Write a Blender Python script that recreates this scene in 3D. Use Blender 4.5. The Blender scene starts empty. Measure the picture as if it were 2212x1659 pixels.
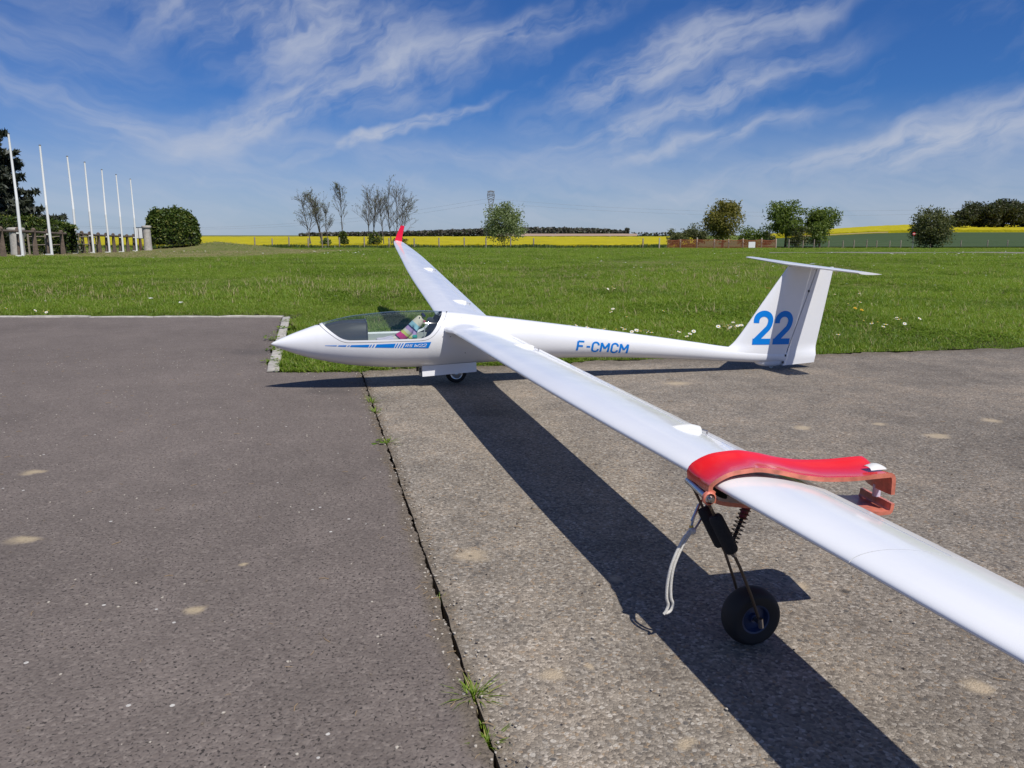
import bpy, bmesh, math, random
import numpy as np
from mathutils import Vector, Matrix

sc = bpy.context.scene
R = math.radians
RNG = np.random.default_rng(22)
random.seed(22)

# ------------------------------------------------------------------ camera
CAM_H = .75
PITCH = math.atan((829.5 - 508) / 1661.)
cam = bpy.data.cameras.new('camera')
cam.sensor_width = 36
cam.lens = 36 * 1661 / 2212
cam.clip_start = .02
cam.clip_end = 20000
camo = bpy.data.objects.new('camera', cam)
camo.location = (0, 0, CAM_H)
camo.rotation_euler = (math.pi / 2 - PITCH, 0, 0)
sc.collection.objects.link(camo)
sc.camera = camo

# ------------------------------------------------------------------ sun / sky / exposure
SUN = Vector((.367, -.527, 1)).normalized()
SUN_EL = math.asin(SUN.z)
SUN_AZ = math.atan2(SUN.x, SUN.y)
sl = bpy.data.lights.new('sun', 'SUN')
sl.energy = 5.0
sl.angle = R(.53)
sl.color = (1, .955, .89)
so = bpy.data.objects.new('sun', sl)
so.rotation_euler = (-SUN).to_track_quat('-Z', 'Y').to_euler()
so.location = (0, 0, 30)
sc.collection.objects.link(so)
SKY_S = .05
sc.view_settings.view_transform = 'Standard'
sc.view_settings.look = 'None'
sc.view_settings.exposure = -.1
sc.view_settings.gamma = 1
sc.view_settings.use_curve_mapping = False
sc.cycles.max_bounces = 6
sc.cycles.diffuse_bounces = 2
sc.cycles.glossy_bounces = 3
sc.cycles.transmission_bounces = 4
sc.cycles.transparent_max_bounces = 10
sc.cycles.caustics_reflective = False
sc.cycles.caustics_refractive = False


class NT:
    """short-hand for building node trees"""
    def __init__(s, tree):
        s.t = tree; s.n = tree.nodes; s.l = tree.links

    def new(s, typ, **kw):
        nd = s.n.new(typ)
        for k, v in kw.items():
            setattr(nd, k, v)
        return nd

    def set(s, inp, v):
        if hasattr(v, 'links') or isinstance(v, bpy.types.NodeSocket):
            s.l.new(v, inp)
        else:
            inp.default_value = v

    def m(s, op, a, b=0., c=None, clamp=False):
        nd = s.new('ShaderNodeMath', operation=op, use_clamp=clamp)
        s.set(nd.inputs[0], a); s.set(nd.inputs[1], b)
        if c is not None:
            s.set(nd.inputs[2], c)
        return nd.outputs[0]

    def v(s, op, a, b=None, out=0):
        nd = s.new('ShaderNodeVectorMath', operation=op)
        s.set(nd.inputs[0], a)
        if b is not None:
            if op == 'SCALE':
                s.set(nd.inputs['Scale'], b)
            else:
                s.set(nd.inputs[1], b)
        return nd.outputs[out]

    def xyz(s, x, y, z=0.):
        nd = s.new('ShaderNodeCombineXYZ')
        s.set(nd.inputs[0], x); s.set(nd.inputs[1], y); s.set(nd.inputs[2], z)
        return nd.outputs[0]

    def sep(s, vv):
        nd = s.new('ShaderNodeSeparateXYZ'); s.set(nd.inputs[0], vv)
        return nd.outputs

    def noise(s, vec, scale=5., detail=4., rough=.5, dist=0., col=False):
        nd = s.new('ShaderNodeTexNoise')
        if vec is not None:
            s.set(nd.inputs['Vector'], vec)
        s.set(nd.inputs['Scale'], scale); nd.inputs['Detail'].default_value = detail
        nd.inputs['Roughness'].default_value = rough; nd.inputs['Distortion'].default_value = dist
        return nd.outputs['Color' if col else 'Fac']

    def vor(s, vec, scale=5., feature='F1', out='Distance', rnd=1.):
        nd = s.new('ShaderNodeTexVoronoi', feature=feature)
        s.set(nd.inputs['Vector'], vec); nd.inputs['Scale'].default_value = scale
        if 'Randomness' in nd.inputs:
            nd.inputs['Randomness'].default_value = rnd
        return nd.outputs[out]

    def ramp(s, f, stops, interp='LINEAR'):
        nd = s.new('ShaderNodeValToRGB')
        cr = nd.color_ramp; cr.interpolation = interp
        while len(cr.elements) < len(stops):
            cr.elements.new(.5)
        for e, (p, c) in zip(cr.elements, stops):
            e.position = p
            e.color = (*c, 1) if hasattr(c, '__len__') else (c, c, c, 1)
        s.set(nd.inputs[0], f)
        return nd.outputs[0]

    def mr(s, f, a, b, c=0., d=1., smooth=True):
        nd = s.new('ShaderNodeMapRange')
        nd.interpolation_type = 'SMOOTHSTEP' if smooth else 'LINEAR'
        nd.clamp = True
        s.set(nd.inputs[0], f)
        for i, x in enumerate((a, b, c, d)):
            s.set(nd.inputs[i + 1], x)
        return nd.outputs[0]

    def mix(s, f, a, b, blend='MIX'):
        nd = s.new('ShaderNodeMix', data_type='RGBA', blend_type=blend)
        s.set(nd.inputs[0], f)
        for i, x in ((6, a), (7, b)):
            if isinstance(x, tuple) and len(x) == 3:
                x = (*x, 1)
            s.set(nd.inputs[i], x)
        return nd.outputs[2]

    def bump(s, hgt, strength=.5, dist=.01):
        nd = s.new('ShaderNodeBump')
        nd.inputs['Strength'].default_value = strength
        nd.inputs['Distance'].default_value = dist
        s.set(nd.inputs['Height'], hgt)
        return nd.outputs[0]


def px_dir(x, y):
    X = (x - 1106) / 1661.; Y = (y - 829.5) / 1661.
    cp, sp = math.cos(PITCH), math.sin(PITCH)
    return Vector((X, cp - Y * sp, -sp - Y * cp))


def at(x, y, D):
    """world point seen towards picture coordinates (x, y of a 2212 wide picture) at D metres ahead"""
    r = px_dir(x, y)
    return Vector((0, 0, CAM_H)) + r * (D / r.y)


def gnd(x, y, z=0.):
    r = px_dir(x, y)
    return Vector((0, 0, CAM_H)) + r * ((z - CAM_H) / r.z)


def build_world():
    w = bpy.data.worlds.new('World')
    sc.world = w
    w.use_nodes = True
    w.cycles.sampling_method = 'MANUAL'
    w.cycles.sample_map_resolution = 256
    t = NT(w.node_tree)
    t.n.clear()
    sky = t.new('ShaderNodeTexSky', sky_type='NISHITA')
    sky.sun_disc = False
    sky.sun_elevation = SUN_EL
    sky.sun_rotation = SUN_AZ
    sky.altitude = 100
    sky.air_density = 1.0
    sky.dust_density = .25
    sky.ozone_density = 3.0
    d = t.new('ShaderNodeTexCoord').outputs['Generated']
    dx, dy, dz = t.sep(t.v('NORMALIZE', d))
    az = t.m('MULTIPLY', t.m('ARCTAN2', dx, dy), 57.2958)
    el = t.m('MULTIPLY', t.m('ARCSINE', dz), 57.2958)
    p0 = t.xyz(az, el, 0.)
    # ragged edges
    wv = t.v('SUBTRACT', t.noise(p0, .2, 3, .6, col=True), (.5, .5, .5))
    wp = t.v('ADD', p0, t.v('MULTIPLY', wv, (6., 2.6, 0.)))
    px, py, _ = t.sep(wp)

    def tmap(vec, loc, ang, scl):
        nd = t.new('ShaderNodeMapping', vector_type='TEXTURE')
        t.set(nd.inputs[0], vec)
        nd.inputs['Location'].default_value = loc
        nd.inputs['Rotation'].default_value = (0, 0, ang)
        nd.inputs['Scale'].default_value = scl
        return nd.outputs[0]

    def streak(deg, seed, lx, ly, det=6):
        return t.noise(tmap(wp, (seed * 31., seed * 17., seed), R(deg), (lx, ly, 1)), 1., det, .58, 0.)
    st_a = t.m('ADD', t.m('MULTIPLY', streak(20, 3.1, 8., 1.7, 6), .65), t.m('MULTIPLY', streak(26, 5.3, 3.2, 1.6, 5), .35))
    st_b = streak(-13, 8.7, 11., 1.5, 4)
    st_c = streak(30, 1.7, 5., 1.9, 6)
    tx_a = t.mr(st_a, .36, .66, .04, 1.15); tx_b = t.mr(st_b, .3, .78, .18, .95); tx_c = t.mr(st_c, .30, .74, .08, 1.)

    def blob(acc, cx, cy, hx, hy, ang, strength, tex):
        r0 = px_dir(cx, cy).normalized()
        a0 = math.degrees(math.atan2(r0.x, r0.y)); e0 = math.degrees(math.asin(r0.z))
        k = math.degrees(1 / 1661.) * .94
        r_ = t.v('LENGTH', tmap(wp, (a0, e0, 0), R(ang), (hx * k, hy * k, 1)), out=1)
        msk = t.mr(r_, 1.2, .05, 0., strength * .78)
        return t.m('MULTIPLY_ADD', msk, tex, acc)
    B = [(470, 10, 360, 95, 2, .75, tx_c), (720, 75, 330, 105, 14, .85, tx_c), (800, 185, 400, 85, 17, .95, tx_c),
         (560, 248, 230, 58, 24, .9, tx_a), (90, 130, 280, 140, -18, .62, tx_b), (240, 272, 420, 55, -13, .65, tx_b),
         (1090, 75, 350, 45, 14, .8, tx_a), (860, 281, 260, 16, 17, 1.7, tx_a), (1390, 140, 310, 66, 25, 1.05, tx_a),
         (1640, 75, 300, 55, 20, .75, tx_a), (1480, 232, 400, 46, 17, 1.1, tx_a), (1520, 300, 360, 30, 12, .8, tx_a),
         (2070, 285, 300, 78, 14, .95, tx_a), (1780, 352, 560, 34, 11, .55, tx_a), (900, 335, 500, 30, -6, .4, tx_b)]
    dens = t.mr(st_c, .5, .8, 0., .12)
    for b in B:
        dens = blob(dens, *b)
    # elsewhere: ordinary scattered cirrus of the same kind
    away = t.m('MAXIMUM', t.mr(t.m('ABSOLUTE', az), 36, 60), t.mr(el, 18, 30))
    gen = t.mr(t.noise(wp, .028, 2, .5), .48, .62)
    dens = t.m('ADD', dens, t.m('MULTIPLY', t.m('MULTIPLY', gen, away), t.m('MULTIPLY', tx_a, .6)))
    # thin veil towards the horizon
    veil = t.mr(el, 9.5, .6, 0., .76)
    veil = t.m('MULTIPLY', veil, t.mr(st_b, .2, .8, .7, 1.15))
    dens = t.m('ADD', dens, veil)
    dens = t.m('MULTIPLY', dens, t.mr(dens, 0., 1.4, 1., .62, False))
    dens = t.m('MINIMUM', dens, .82)
    blue = t.mix(1., sky.outputs[0], (.44, .91, 1.72), 'MULTIPLY')
    cloud = tuple(c / SKY_S for c in (.56, .60, .70))
    col = t.mix(dens, blue, cloud)
    bg = t.new('ShaderNodeBackground')
    t.set(bg.inputs[0], col)
    bg.inputs[1].default_value = SKY_S
    out = t.new('ShaderNodeOutputWorld')
    t.l.new(bg.outputs[0], out.inputs[0])


build_world()

# ------------------------------------------------------------------ mesh helpers
COL = sc.collection


def pchip(xs, ys):
    xs = np.asarray(xs, float); ys = np.asarray(ys, float)
    hh = np.diff(xs); dl = np.diff(ys) / hh
    m = np.zeros_like(xs)
    for i in range(1, len(xs) - 1):
        if dl[i - 1] * dl[i] > 0:
            w1 = 2 * hh[i] + hh[i - 1]; w2 = hh[i] + 2 * hh[i - 1]
            m[i] = (w1 + w2) / (w1 / dl[i - 1] + w2 / dl[i])
    m[0] = dl[0]; m[-1] = dl[-1]

    def f(x):
        x = np.asarray(x, float)
        i = np.clip(np.searchsorted(xs, x) - 1, 0, len(xs) - 2)
        t = np.clip((x - xs[i]) / hh[i], 0, 1)
        return ((2*t**3 - 3*t**2 + 1) * ys[i] + (t**3 - 2*t**2 + t) * hh[i] * m[i]
                + (-2*t**3 + 3*t**2) * ys[i+1] + (t**3 - t**2) * hh[i] * m[i+1])
    return f


def tag(o, label=None, cat=None, group=None, kind=None):
    for k, v in (('label', label), ('category', cat), ('group', group), ('kind', kind)):
        if v:
            o[k] = v
    return o


def empty(name, loc=(0, 0, 0), rot=(0, 0, 0)):
    o = bpy.data.objects.new(name, None)
    o.empty_display_size = .1
    o.location = loc; o.rotation_euler = rot
    COL.objects.link(o)
    return o


class MB:
    """collects verts/faces of one mesh"""
    def __init__(s):
        s.V = []; s.F = []; s.I = []

    def add(s, V, F, mi=0):
        o = len(s.V)
        s.V += [tuple(v) for v in V]
        s.F += [tuple(i + o for i in f) for f in F]
        s.I += [mi] * len(F)
        return s

    def box(s, c, size, rz=0, mi=0, taper=1., tilt=None):
        x, y, z = [q / 2 for q in size]
        V = []
        for sz in (-1, 1):
            k = 1 if sz < 0 else taper
            for sx, sy in ((-1, -1), (1, -1), (1, 1), (-1, 1)):
                V.append(Vector((sx * x * k, sy * y * k, sz * z)))
        Mx = Matrix.Rotation(rz, 3, 'Z')
        if tilt is not None:
            Mx = Mx @ tilt
        V = [Mx @ v + Vector(c) for v in V]
        return s.add(V, [(3, 2, 1, 0), (4, 5, 6, 7), (0, 1, 5, 4), (1, 2, 6, 5), (2, 3, 7, 6), (3, 0, 4, 7)], mi)

    def tube(s, pts, rad, n=8, mi=0, cap=True, closed=False):
        P = [Vector(p) for p in pts]
        if not hasattr(rad, '__len__'):
            rad = [rad] * len(P)
        V = []; F = []
        up = None
        for i, p in enumerate(P):
            if closed:
                d = P[(i + 1) % len(P)] - P[i - 1]
            else:
                d = P[min(i + 1, len(P) - 1)] - P[max(i - 1, 0)]
            d.normalize()
            if up is None:
                up = Vector((0, 0, 1)) if abs(d.z) < .9 else Vector((1, 0, 0))
            a = d.cross(up)
            if a.length < 1e-5:
                a = d.cross(Vector((0, 1, 0)))
            a.normalize(); b = a.cross(d); up = b
            for k in range(n):
                q = 2 * math.pi * k / n
                V.append(p + (a * math.cos(q) + b * math.sin(q)) * rad[i])
        m = len(P)
        for i in range(m if closed else m - 1):
            j = (i + 1) % m
            for k in range(n):
                k2 = (k + 1) % n
                F.append((i * n + k, i * n + k2, j * n + k2, j * n + k))
        if cap and not closed:
            F.append(tuple(range(n))); F.append(tuple((m - 1) * n + k for k in reversed(range(n))))
        return s.add(V, F, mi)

    def lathe(s, prof, n=24, axis='Z', c=(0, 0, 0), mi=0, closed=False):
        V = []; F = []
        for r, h in prof:
            for k in range(n):
                q = 2 * math.pi * k / n
                u, v = r * math.cos(q), r * math.sin(q)
                p = {'Z': (u, v, h), 'Y': (u, h, v), 'X': (h, u, v)}[axis]
                V.append((p[0] + c[0], p[1] + c[1], p[2] + c[2]))
        m = len(prof)
        for i in range(m if closed else m - 1):
            j = (i + 1) % m
            for k in range(n):
                k2 = (k + 1) % n
                F.append((i * n + k, i * n + k2, j * n + k2, j * n + k))
        if not closed:
            if prof[0][0] > 1e-6: F.append(tuple(range(n)))
            if prof[-1][0] > 1e-6: F.append(tuple((m - 1) * n + k for k in range(n)))
        return s.add(V, F, mi)

    def grid(s, G, mi=0, wrap=False):
        """G: rows x cols x 3"""
        G = np.asarray(G); r, c = G.shape[:2]
        F = []
        for i in range(r - 1):
            for j in range(c if wrap else c - 1):
                k = (j + 1) % c
                F.append((i * c + j, i * c + k, (i + 1) * c + k, (i + 1) * c + j))
        return s.add(G.reshape(-1, 3), F, mi)

    def build(s, name, mats, parent=None, smooth=None, merge=0, loc=None):
        me = bpy.data.meshes.new(name)
        me.from_pydata(s.V, [], s.F)
        if not isinstance(mats, (list, tuple)):
            mats = [mats]
        for m_ in mats:
            me.materials.append(m_)
        if len(mats) > 1:
            me.polygons.foreach_set('material_index', s.I)
        bm = bmesh.new(); bm.from_mesh(me)
        if merge:
            bmesh.ops.remove_doubles(bm, verts=bm.verts, dist=merge)
        bmesh.ops.recalc_face_normals(bm, faces=bm.faces)
        if smooth is not None:
            for f in bm.faces: f.smooth = True
            for e in bm.edges:
                if len(e.link_faces) != 2 or e.calc_face_angle(0) > R(smooth):
                    e.smooth = False
        bm.to_mesh(me); bm.free()
        o = bpy.data.objects.new(name, me)
        COL.objects.link(o)
        if parent is not None:
            o.parent = parent
        if loc is not None:
            o.location = loc
        return o


def fast_mesh(name, V, nper, mat, parent=None, attr=None):
    """V: (k, nper, 3) separate polygons"""
    V = np.asarray(V, np.float32)
    k = len(V)
    me = bpy.data.meshes.new(name)
    me.vertices.add(k * nper); me.loops.add(k * nper); me.polygons.add(k)
    me.vertices.foreach_set('co', V.reshape(-1))
    me.loops.foreach_set('vertex_index', np.arange(k * nper, dtype=np.int32))
    me.polygons.foreach_set('loop_start', np.arange(0, k * nper, nper, dtype=np.int32))
    me.polygons.foreach_set('loop_total', np.full(k, nper, np.int32))
    me.materials.append(mat)
    me.update(calc_edges=True)
    o = bpy.data.objects.new(name, me)
    COL.objects.link(o)
    if parent is not None:
        o.parent = parent
    return o


# ------------------------------------------------------------------ materials
MATS = {}


def mat(name, col=(.8, .8, .8), rough=.5, metal=0., spec=.5, coat=0., fn=None):
    if name in MATS:
        return MATS[name]
    m = bpy.data.materials.new(name)
    m.use_nodes = True
    t = NT(m.node_tree)
    b = t.n['Principled BSDF']
    b.inputs['Base Color'].default_value = (*col, 1)
    b.inputs['Roughness'].default_value = rough
    b.inputs['Metallic'].default_value = metal
    b.inputs['Specular IOR Level'].default_value = spec
    b.inputs['Coat Weight'].default_value = coat
    b.inputs['Coat Roughness'].default_value = .04
    if fn:
        fn(t, b)
    MATS[name] = m
    return m


def pos(t):
    return t.new('ShaderNodeNewGeometry').outputs['Position']


def objco(t):
    return t.new('ShaderNodeTexCoord').outputs['Object']


def vary(col, amt=.25, scale=20., bump=0., bd=.002, rough=None):
    def fn(t, b):
        n1 = t.noise(objco(t), scale, 5, .6)
        a = tuple(c * (1 - amt) for c in col); c2 = tuple(min(1, c * (1 + amt)) for c in col)
        t.set(b.inputs['Base Color'], t.ramp(n1, [(.3, a), (.7, c2)]))
        if bump:
            t.set(b.inputs['Normal'], t.bump(t.noise(objco(t), scale * 4, 4, .6), bump, bd))
    return fn


def spots_mask(t, P, spots):
    """irregular blots at given ground positions"""
    n1 = t.noise(P, 26, 5, .65)
    w = t.v('SCALE', t.v('SUBTRACT', t.noise(P, 13, 3, .5, col=True), (.5, .5, .5)), .05)
    Pw = t.v('ADD', P, w)
    res = None
    for (x, y, r, st) in spots:
        dv = t.v('SUBTRACT', Pw, (x, y, 0))
        dv = t.v('MULTIPLY', dv, (1 / (r * st), 1 / r, 0))
        d = t.v('LENGTH', dv, out=1)
        k = t.mr(t.m('ADD', d, t.m('MULTIPLY', n1, 1.1)), 1.75, .75)
        res = k if res is None else t.m('MAXIMUM', res, k)
    return res


def sp(x, y, r, st=1.):
    g = gnd(x, y); return (g.x, g.y, r, st)


def seam_dirt(t, P, c):
    # earth washed out of the joint, and along the grass edge
    x, y, _ = t.sep(P)
    d = t.m('ABSOLUTE', t.m('SUBTRACT', t.m('SUBTRACT', x, -.738 + .2525 * 3.807), t.m('MULTIPLY', y, -.2525)))
    n = t.noise(P, 9, 5, .65)
    k = t.mr(t.m('SUBTRACT', d, t.m('MULTIPLY', n, .06)), .012, -.022)
    e = t.m('SUBTRACT', t.m('MULTIPLY_ADD', x, .212, 4.49), y)
    k2 = t.m('MULTIPLY', t.mr(t.m('SUBTRACT', e, t.m('MULTIPLY', n, .30)), .06, -.10), t.mr(x, -.9, -.8))
    k = t.m('MAXIMUM', k, k2)
    return t.mix(t.m('MULTIPLY', k, .7), c, t.ramp(t.noise(P, 90, 3, .6), [(.35, (.075, .060, .042)), (.65, (.19, .155, .11))]))


def asphalt_fn(t, b):
    P = pos(t)
    big = t.noise(P, .9, 5, .6)
    mid = t.noise(P, 7, 4, .6)
    fine = t.noise(P, 160, 3, .7)
    cell = t.vor(P, 150, 'F1', 'Color')
    cv = t.sep(cell)[0]
    c = t.ramp(cv, [(0., (.126, .104, .091)), (.45, (.145, .121, .106)), (.85, (.163, .137, .119)), (1., (.196, .166, .144))])
    c = t.mix(1., c, t.ramp(t.m('ADD', t.m('MULTIPLY', big, .6), t.m('MULTIPLY', mid, .4)), [(.32, .82), (.68, 1.30)]), 'MULTIPLY')
    # open pores between the stones, the shade in them put into the colour
    pore = t.noise(P, 165, 3, .55, .5)
    pm = t.mr(pore, .42, .35)
    pm = t.m('MULTIPLY', pm, t.mr(mid, .3, .6, .55, 1.))
    c = t.mix(t.m('MULTIPLY', pm, .9), c, (.026, .023, .021))
    # pale chips
    ch = t.m('GREATER_THAN', t.sep(t.vor(P, 55, 'F1', 'Color'))[1], .994)
    ch = t.m('MULTIPLY', ch, t.m('LESS_THAN', t.vor(P, 55), .22))
    c = t.mix(ch, c, (.5, .48, .44))
    sm = spots_mask(t, P, [sp(422, 1318, .022, 1.2), sp(50, 1167, .03, 1.6), sp(72, 1020, .03, 1.5), sp(520, 1220, .012), sp(668, 720, .05, 2.), sp(1105, 727, .03)])
    c = t.mix(t.m('MULTIPLY', sm, .8), c, (.42, .34, .22))
    dk = spots_mask(t, P, [sp(705, 845, .12, 1.3), sp(560, 760, .2, 1.4)])
    c = t.mix(t.m('MULTIPLY', dk, .35), c, (.05, .047, .048))
    c = seam_dirt(t, P, c)
    t.set(b.inputs['Base Color'], c)
    b.inputs['Roughness'].default_value = .85
    b.inputs['Specular IOR Level'].default_value = .25
    hgt = t.m('SUBTRACT', t.m('MULTIPLY', t.m('SUBTRACT', .5, t.vor(P, 150)), .5), t.m('MULTIPLY', pm, 1.4))
    hgt = t.m('ADD', hgt, t.m('MULTIPLY', fine, .25))
    t.set(b.inputs['Normal'], t.bump(hgt, .55, .006))


def concrete_fn(t, b):
    P = pos(t)
    big = t.noise(P, 1.3, 5, .6)
    mid = t.noise(P, 6, 5, .62)
    w = t.v('ADD', P, t.v('SCALE', t.v('SUBTRACT', t.noise(P, 60, 2, .5, col=True), (.5, .5, .5)), .006))
    cell = t.vor(w, 175, 'F1', 'Color')
    cv, cw, _ = t.sep(cell)
    stone = t.ramp(cv, [(0., (.120, .103, .086)), (.2, (.180, .156, .128)), (.45, (.230, .200, .163)), (.7, (.280, .245, .200)), (.9, (.335, .297, .248)), (1., (.42, .378, .322))])
    stone = t.mix(t.mr(cw, .9, .97), stone, (.27, .205, .14))
    edge = t.vor(w, 175, 'DISTANCE_TO_EDGE')
    c = t.mix(t.mr(edge, .12, .0, 0., .45), stone, (.17, .148, .120))
    # a coarser second family of pebbles
    cell2 = t.vor(w, 95, 'F1', 'Color'); d2 = t.vor(w, 95)
    s2 = t.m('MULTIPLY', t.m('GREATER_THAN', t.sep(cell2)[0], .74), t.m('LESS_THAN', d2, .42))
    c = t.mix(s2, c, t.ramp(t.sep(cell2)[1], [(0., (.10, .093, .086)), (.5, (.26, .232, .195)), (1., (.42, .39, .34))]))
    c = t.mix(1., c, t.ramp(t.m('ADD', t.m('MULTIPLY', big, .55), t.m('MULTIPLY', mid, .45)), [(.36, (.70, .69, .68)), (.5, (1.0, .99, .97)), (.64, (1.32, 1.26, 1.18))]), 'MULTIPLY')
    # uneven darker tone towards the right
    x, y, _ = t.sep(P)
    rgt = t.mr(t.m('ADD', t.m('SUBTRACT', x, t.m('MULTIPLY', y, .1)), t.m('MULTIPLY', big, 1.2)), .6, 1.9)
    c = t.mix(t.m('MULTIPLY', rgt, .6), c, t.mix(1., c, (.66, .65, .66), 'MULTIPLY'))
    sm = spots_mask(t, P, [sp(1020, 1197, .045, 1.2), sp(1200, 1455, .022, 1.3), sp(1480, 1605, .02), sp(1733, 1268, .03), sp(2025, 940, .045, 1.3),
                           sp(1465, 827, .06, 1.3), sp(1732, 922, .04), sp(2140, 907, .05), sp(1330, 1245, .02), sp(2110, 1475, .03), sp(1900, 915, .03), sp(1270, 1430, .012)])
    c = t.mix(t.m('MULTIPLY', sm, .72), c, (.46, .37, .25))
    dk = spots_mask(t, P, [sp(1828, 1275, .014), sp(1020, 1197, .008)])
    c = t.mix(t.m('MULTIPLY', dk, .8), c, (.04, .035, .03))
    c = seam_dirt(t, P, c)
    t.set(b.inputs['Base Color'], c)
    b.inputs['Roughness'].default_value = .8
    b.inputs['Specular IOR Level'].default_value = .3
    hgt = t.m('ADD', t.m('MULTIPLY', t.mr(edge, 0., .3), .6), t.m('MULTIPLY', t.noise(P, 240, 3, .6), .7))
    t.set(b.inputs['Normal'], t.bump(hgt, .5, .003))


def soil_fn(t, b):
    P = pos(t)
    n = t.noise(P, 5, 6, .65); n2 = t.noise(P, .25, 5, .6); n3 = t.noise(P, .06, 4, .5)
    x, y, z = t.sep(P)
    g = t.ramp(n, [(.25, (.060, .092, .012)), (.5, (.105, .150, .022)), (.75, (.170, .200, .040))])
    g = t.mix(t.mr(n2, .50, .66), g, (.17, .165, .06))
    g = t.mix(t.m('MULTIPLY', t.mr(n3, .5, .7), .5), g, (.048, .085, .02))
    near = t.mr(y, 11., 7.)
    c = t.mix(near, g, t.ramp(n, [(.3, (.030, .036, .014)), (.7, (.075, .070, .036))]))
    # worn dry turf along the flagpoles and on the mound
    dl = t.m('MULTIPLY', t.mr(x, -9., -15.), t.mr(t.m('ADD', y, t.m('MULTIPLY', t.noise(P, .8, 4, .6), 6.)), 26., 31.))
    dl = t.m('MULTIPLY', dl, t.mr(n2, .3, .55, .55, 1.))
    c = t.mix(t.m('MULTIPLY', dl, .55), c, t.ramp(n, [(.3, (.115, .108, .046)), (.7, (.21, .185, .095))]))
    t.set(b.inputs['Base Color'], c)
    b.inputs['Roughness'].default_value = 1.
    b.inputs['Specular IOR Level'].default_value = .1
    t.set(b.inputs['Normal'], t.bump(n, .6, .08))


def leafmat(name, c1, c2, trans=.35, c3=None, patch=None):
    """two-sided leaf: diffuse + translucent, each leaf its own tone"""
    if name in MATS:
        return MATS[name]
    m = bpy.data.materials.new(name); m.use_nodes = True
    t = NT(m.node_tree); t.n.clear()
    geo = t.new('ShaderNodeNewGeometry')
    rnd = geo.outputs['Random Per Island']
    oi = t.new('ShaderNodeObjectInfo').outputs['Random']
    f = t.m('FRACT', t.m('ADD', rnd, t.m('MULTIPLY', oi, 3.7)))
    c = t.mix(f, c1, c2)
    if patch:
        P = geo.outputs['Position']
        n = t.noise(P, patch[0], 4, .6)
        c = t.mix(t.mr(n, .46, .64), c, t.mix(f, patch[1], patch[2]))
    if c3:
        c = t.mix(t.m('GREATER_THAN', f, .88), c, c3)
    d = t.new('ShaderNodeBsdfDiffuse'); t.set(d.inputs[0], c)
    tr = t.new('ShaderNodeBsdfTranslucent'); t.set(tr.inputs[0], t.mix(1., c, (1.1, 1.15, .6), 'MULTIPLY'))
    gl = t.new('ShaderNodeBsdfGlossy'); gl.inputs['Roughness'].default_value = .45
    gl.inputs[0].default_value = (.9, .95, 1, 1)
    ms = t.new('ShaderNodeMixShader'); ms.inputs[0].default_value = trans
    t.l.new(d.outputs[0], ms.inputs[1]); t.l.new(tr.outputs[0], ms.inputs[2])
    m2 = t.new('ShaderNodeMixShader'); m2.inputs[0].default_value = .018
    t.l.new(ms.outputs[0], m2.inputs[1]); t.l.new(gl.outputs[0], m2.inputs[2])
    out = t.new('ShaderNodeOutputMaterial')
    t.l.new(m2.outputs[0], out.inputs[0])
    MATS[name] = m
    return m


def glass_fn():
    m = bpy.data.materials.new('canopy perspex'); m.use_nodes = True
    t = NT(m.node_tree); t.n.clear()
    fr = t.new('ShaderNodeFresnel')
    t.set(fr.inputs[0], t.mr(t.new('ShaderNodeNewGeometry').outputs['Backfacing'], 0., 1., 1.5, 1 / 1.5, False))
    f = t.m('MINIMUM', t.m('ADD', fr.outputs[0], .04), .75)
    tr = t.new('ShaderNodeBsdfTransparent'); tr.inputs[0].default_value = (.86, .91, .89, 1)
    gl = t.new('ShaderNodeBsdfGlossy'); gl.inputs['Roughness'].default_value = .035
    ms = t.new('ShaderNodeMixShader')
    t.l.new(f, ms.inputs[0]); t.l.new(tr.outputs[0], ms.inputs[1]); t.l.new(gl.outputs[0], ms.inputs[2])
    out = t.new('ShaderNodeOutputMaterial'); t.l.new(ms.outputs[0], out.inputs[0])
    return m


def white_fn(t, b):
    # faint grime and orange peel on gelcoat
    n = t.noise(objco(t), 3.5, 6, .65)
    t.set(b.inputs['Base Color'], t.ramp(n, [(.25, (.76, .77, .785)), (.6, (.80, .805, .815))]))
    t.set(b.inputs['Roughness'], t.mr(t.noise(objco(t), 9, 5, .6), .3, .7, .13, .22))
    t.set(b.inputs['Normal'], t.bump(t.noise(objco(t), 45, 2, .4), .02, .002))


WHITE = mat('white gelcoat', (.8, .8, .81), .16, coat=.3, fn=white_fn)
WHITE2 = mat('white plastic', (.64, .64, .61), .4)
BLUE = mat('blue vinyl', (.0, .20, .66), .4, spec=.3)
DECALW = mat('white vinyl', (.82, .82, .82), .3)
RED = mat('red paint', (.80, .014, .010), .14, spec=.45, coat=.3, fn=vary((.80, .014, .010), .05, 14))
REDW = mat('red winglet paint', (.70, .006, .035), .2, coat=.4)
TAN = mat('bare fibreglass edge', (.56, .17, .11), .3, fn=vary((.56, .17, .11), .35, 40))
BLACKR = mat('tyre rubber', (.012, .012, .013), .75)
FOAM = mat('black foam', (.012, .013, .015), .9, fn=vary((.013, .014, .016), .3, 300, .3, .001))
STEEL = mat('steel', (.42, .40, .38), .3, 1.)
RUSTY = mat('dull steel wire', (.10, .075, .055), .5, .7)
ALU = mat('aluminium', (.62, .63, .65), .3, 1.)
BRASS = mat('brass', (.55, .36, .10), .35, 1.)
HUBBLUE = mat('dark blue hub', (.018, .035, .09), .45)
HOOD = mat('black satin vinyl', (.080, .081, .088), .34)
DARKGREY = mat('dark grey lining', (.06, .062, .065), .7)
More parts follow.
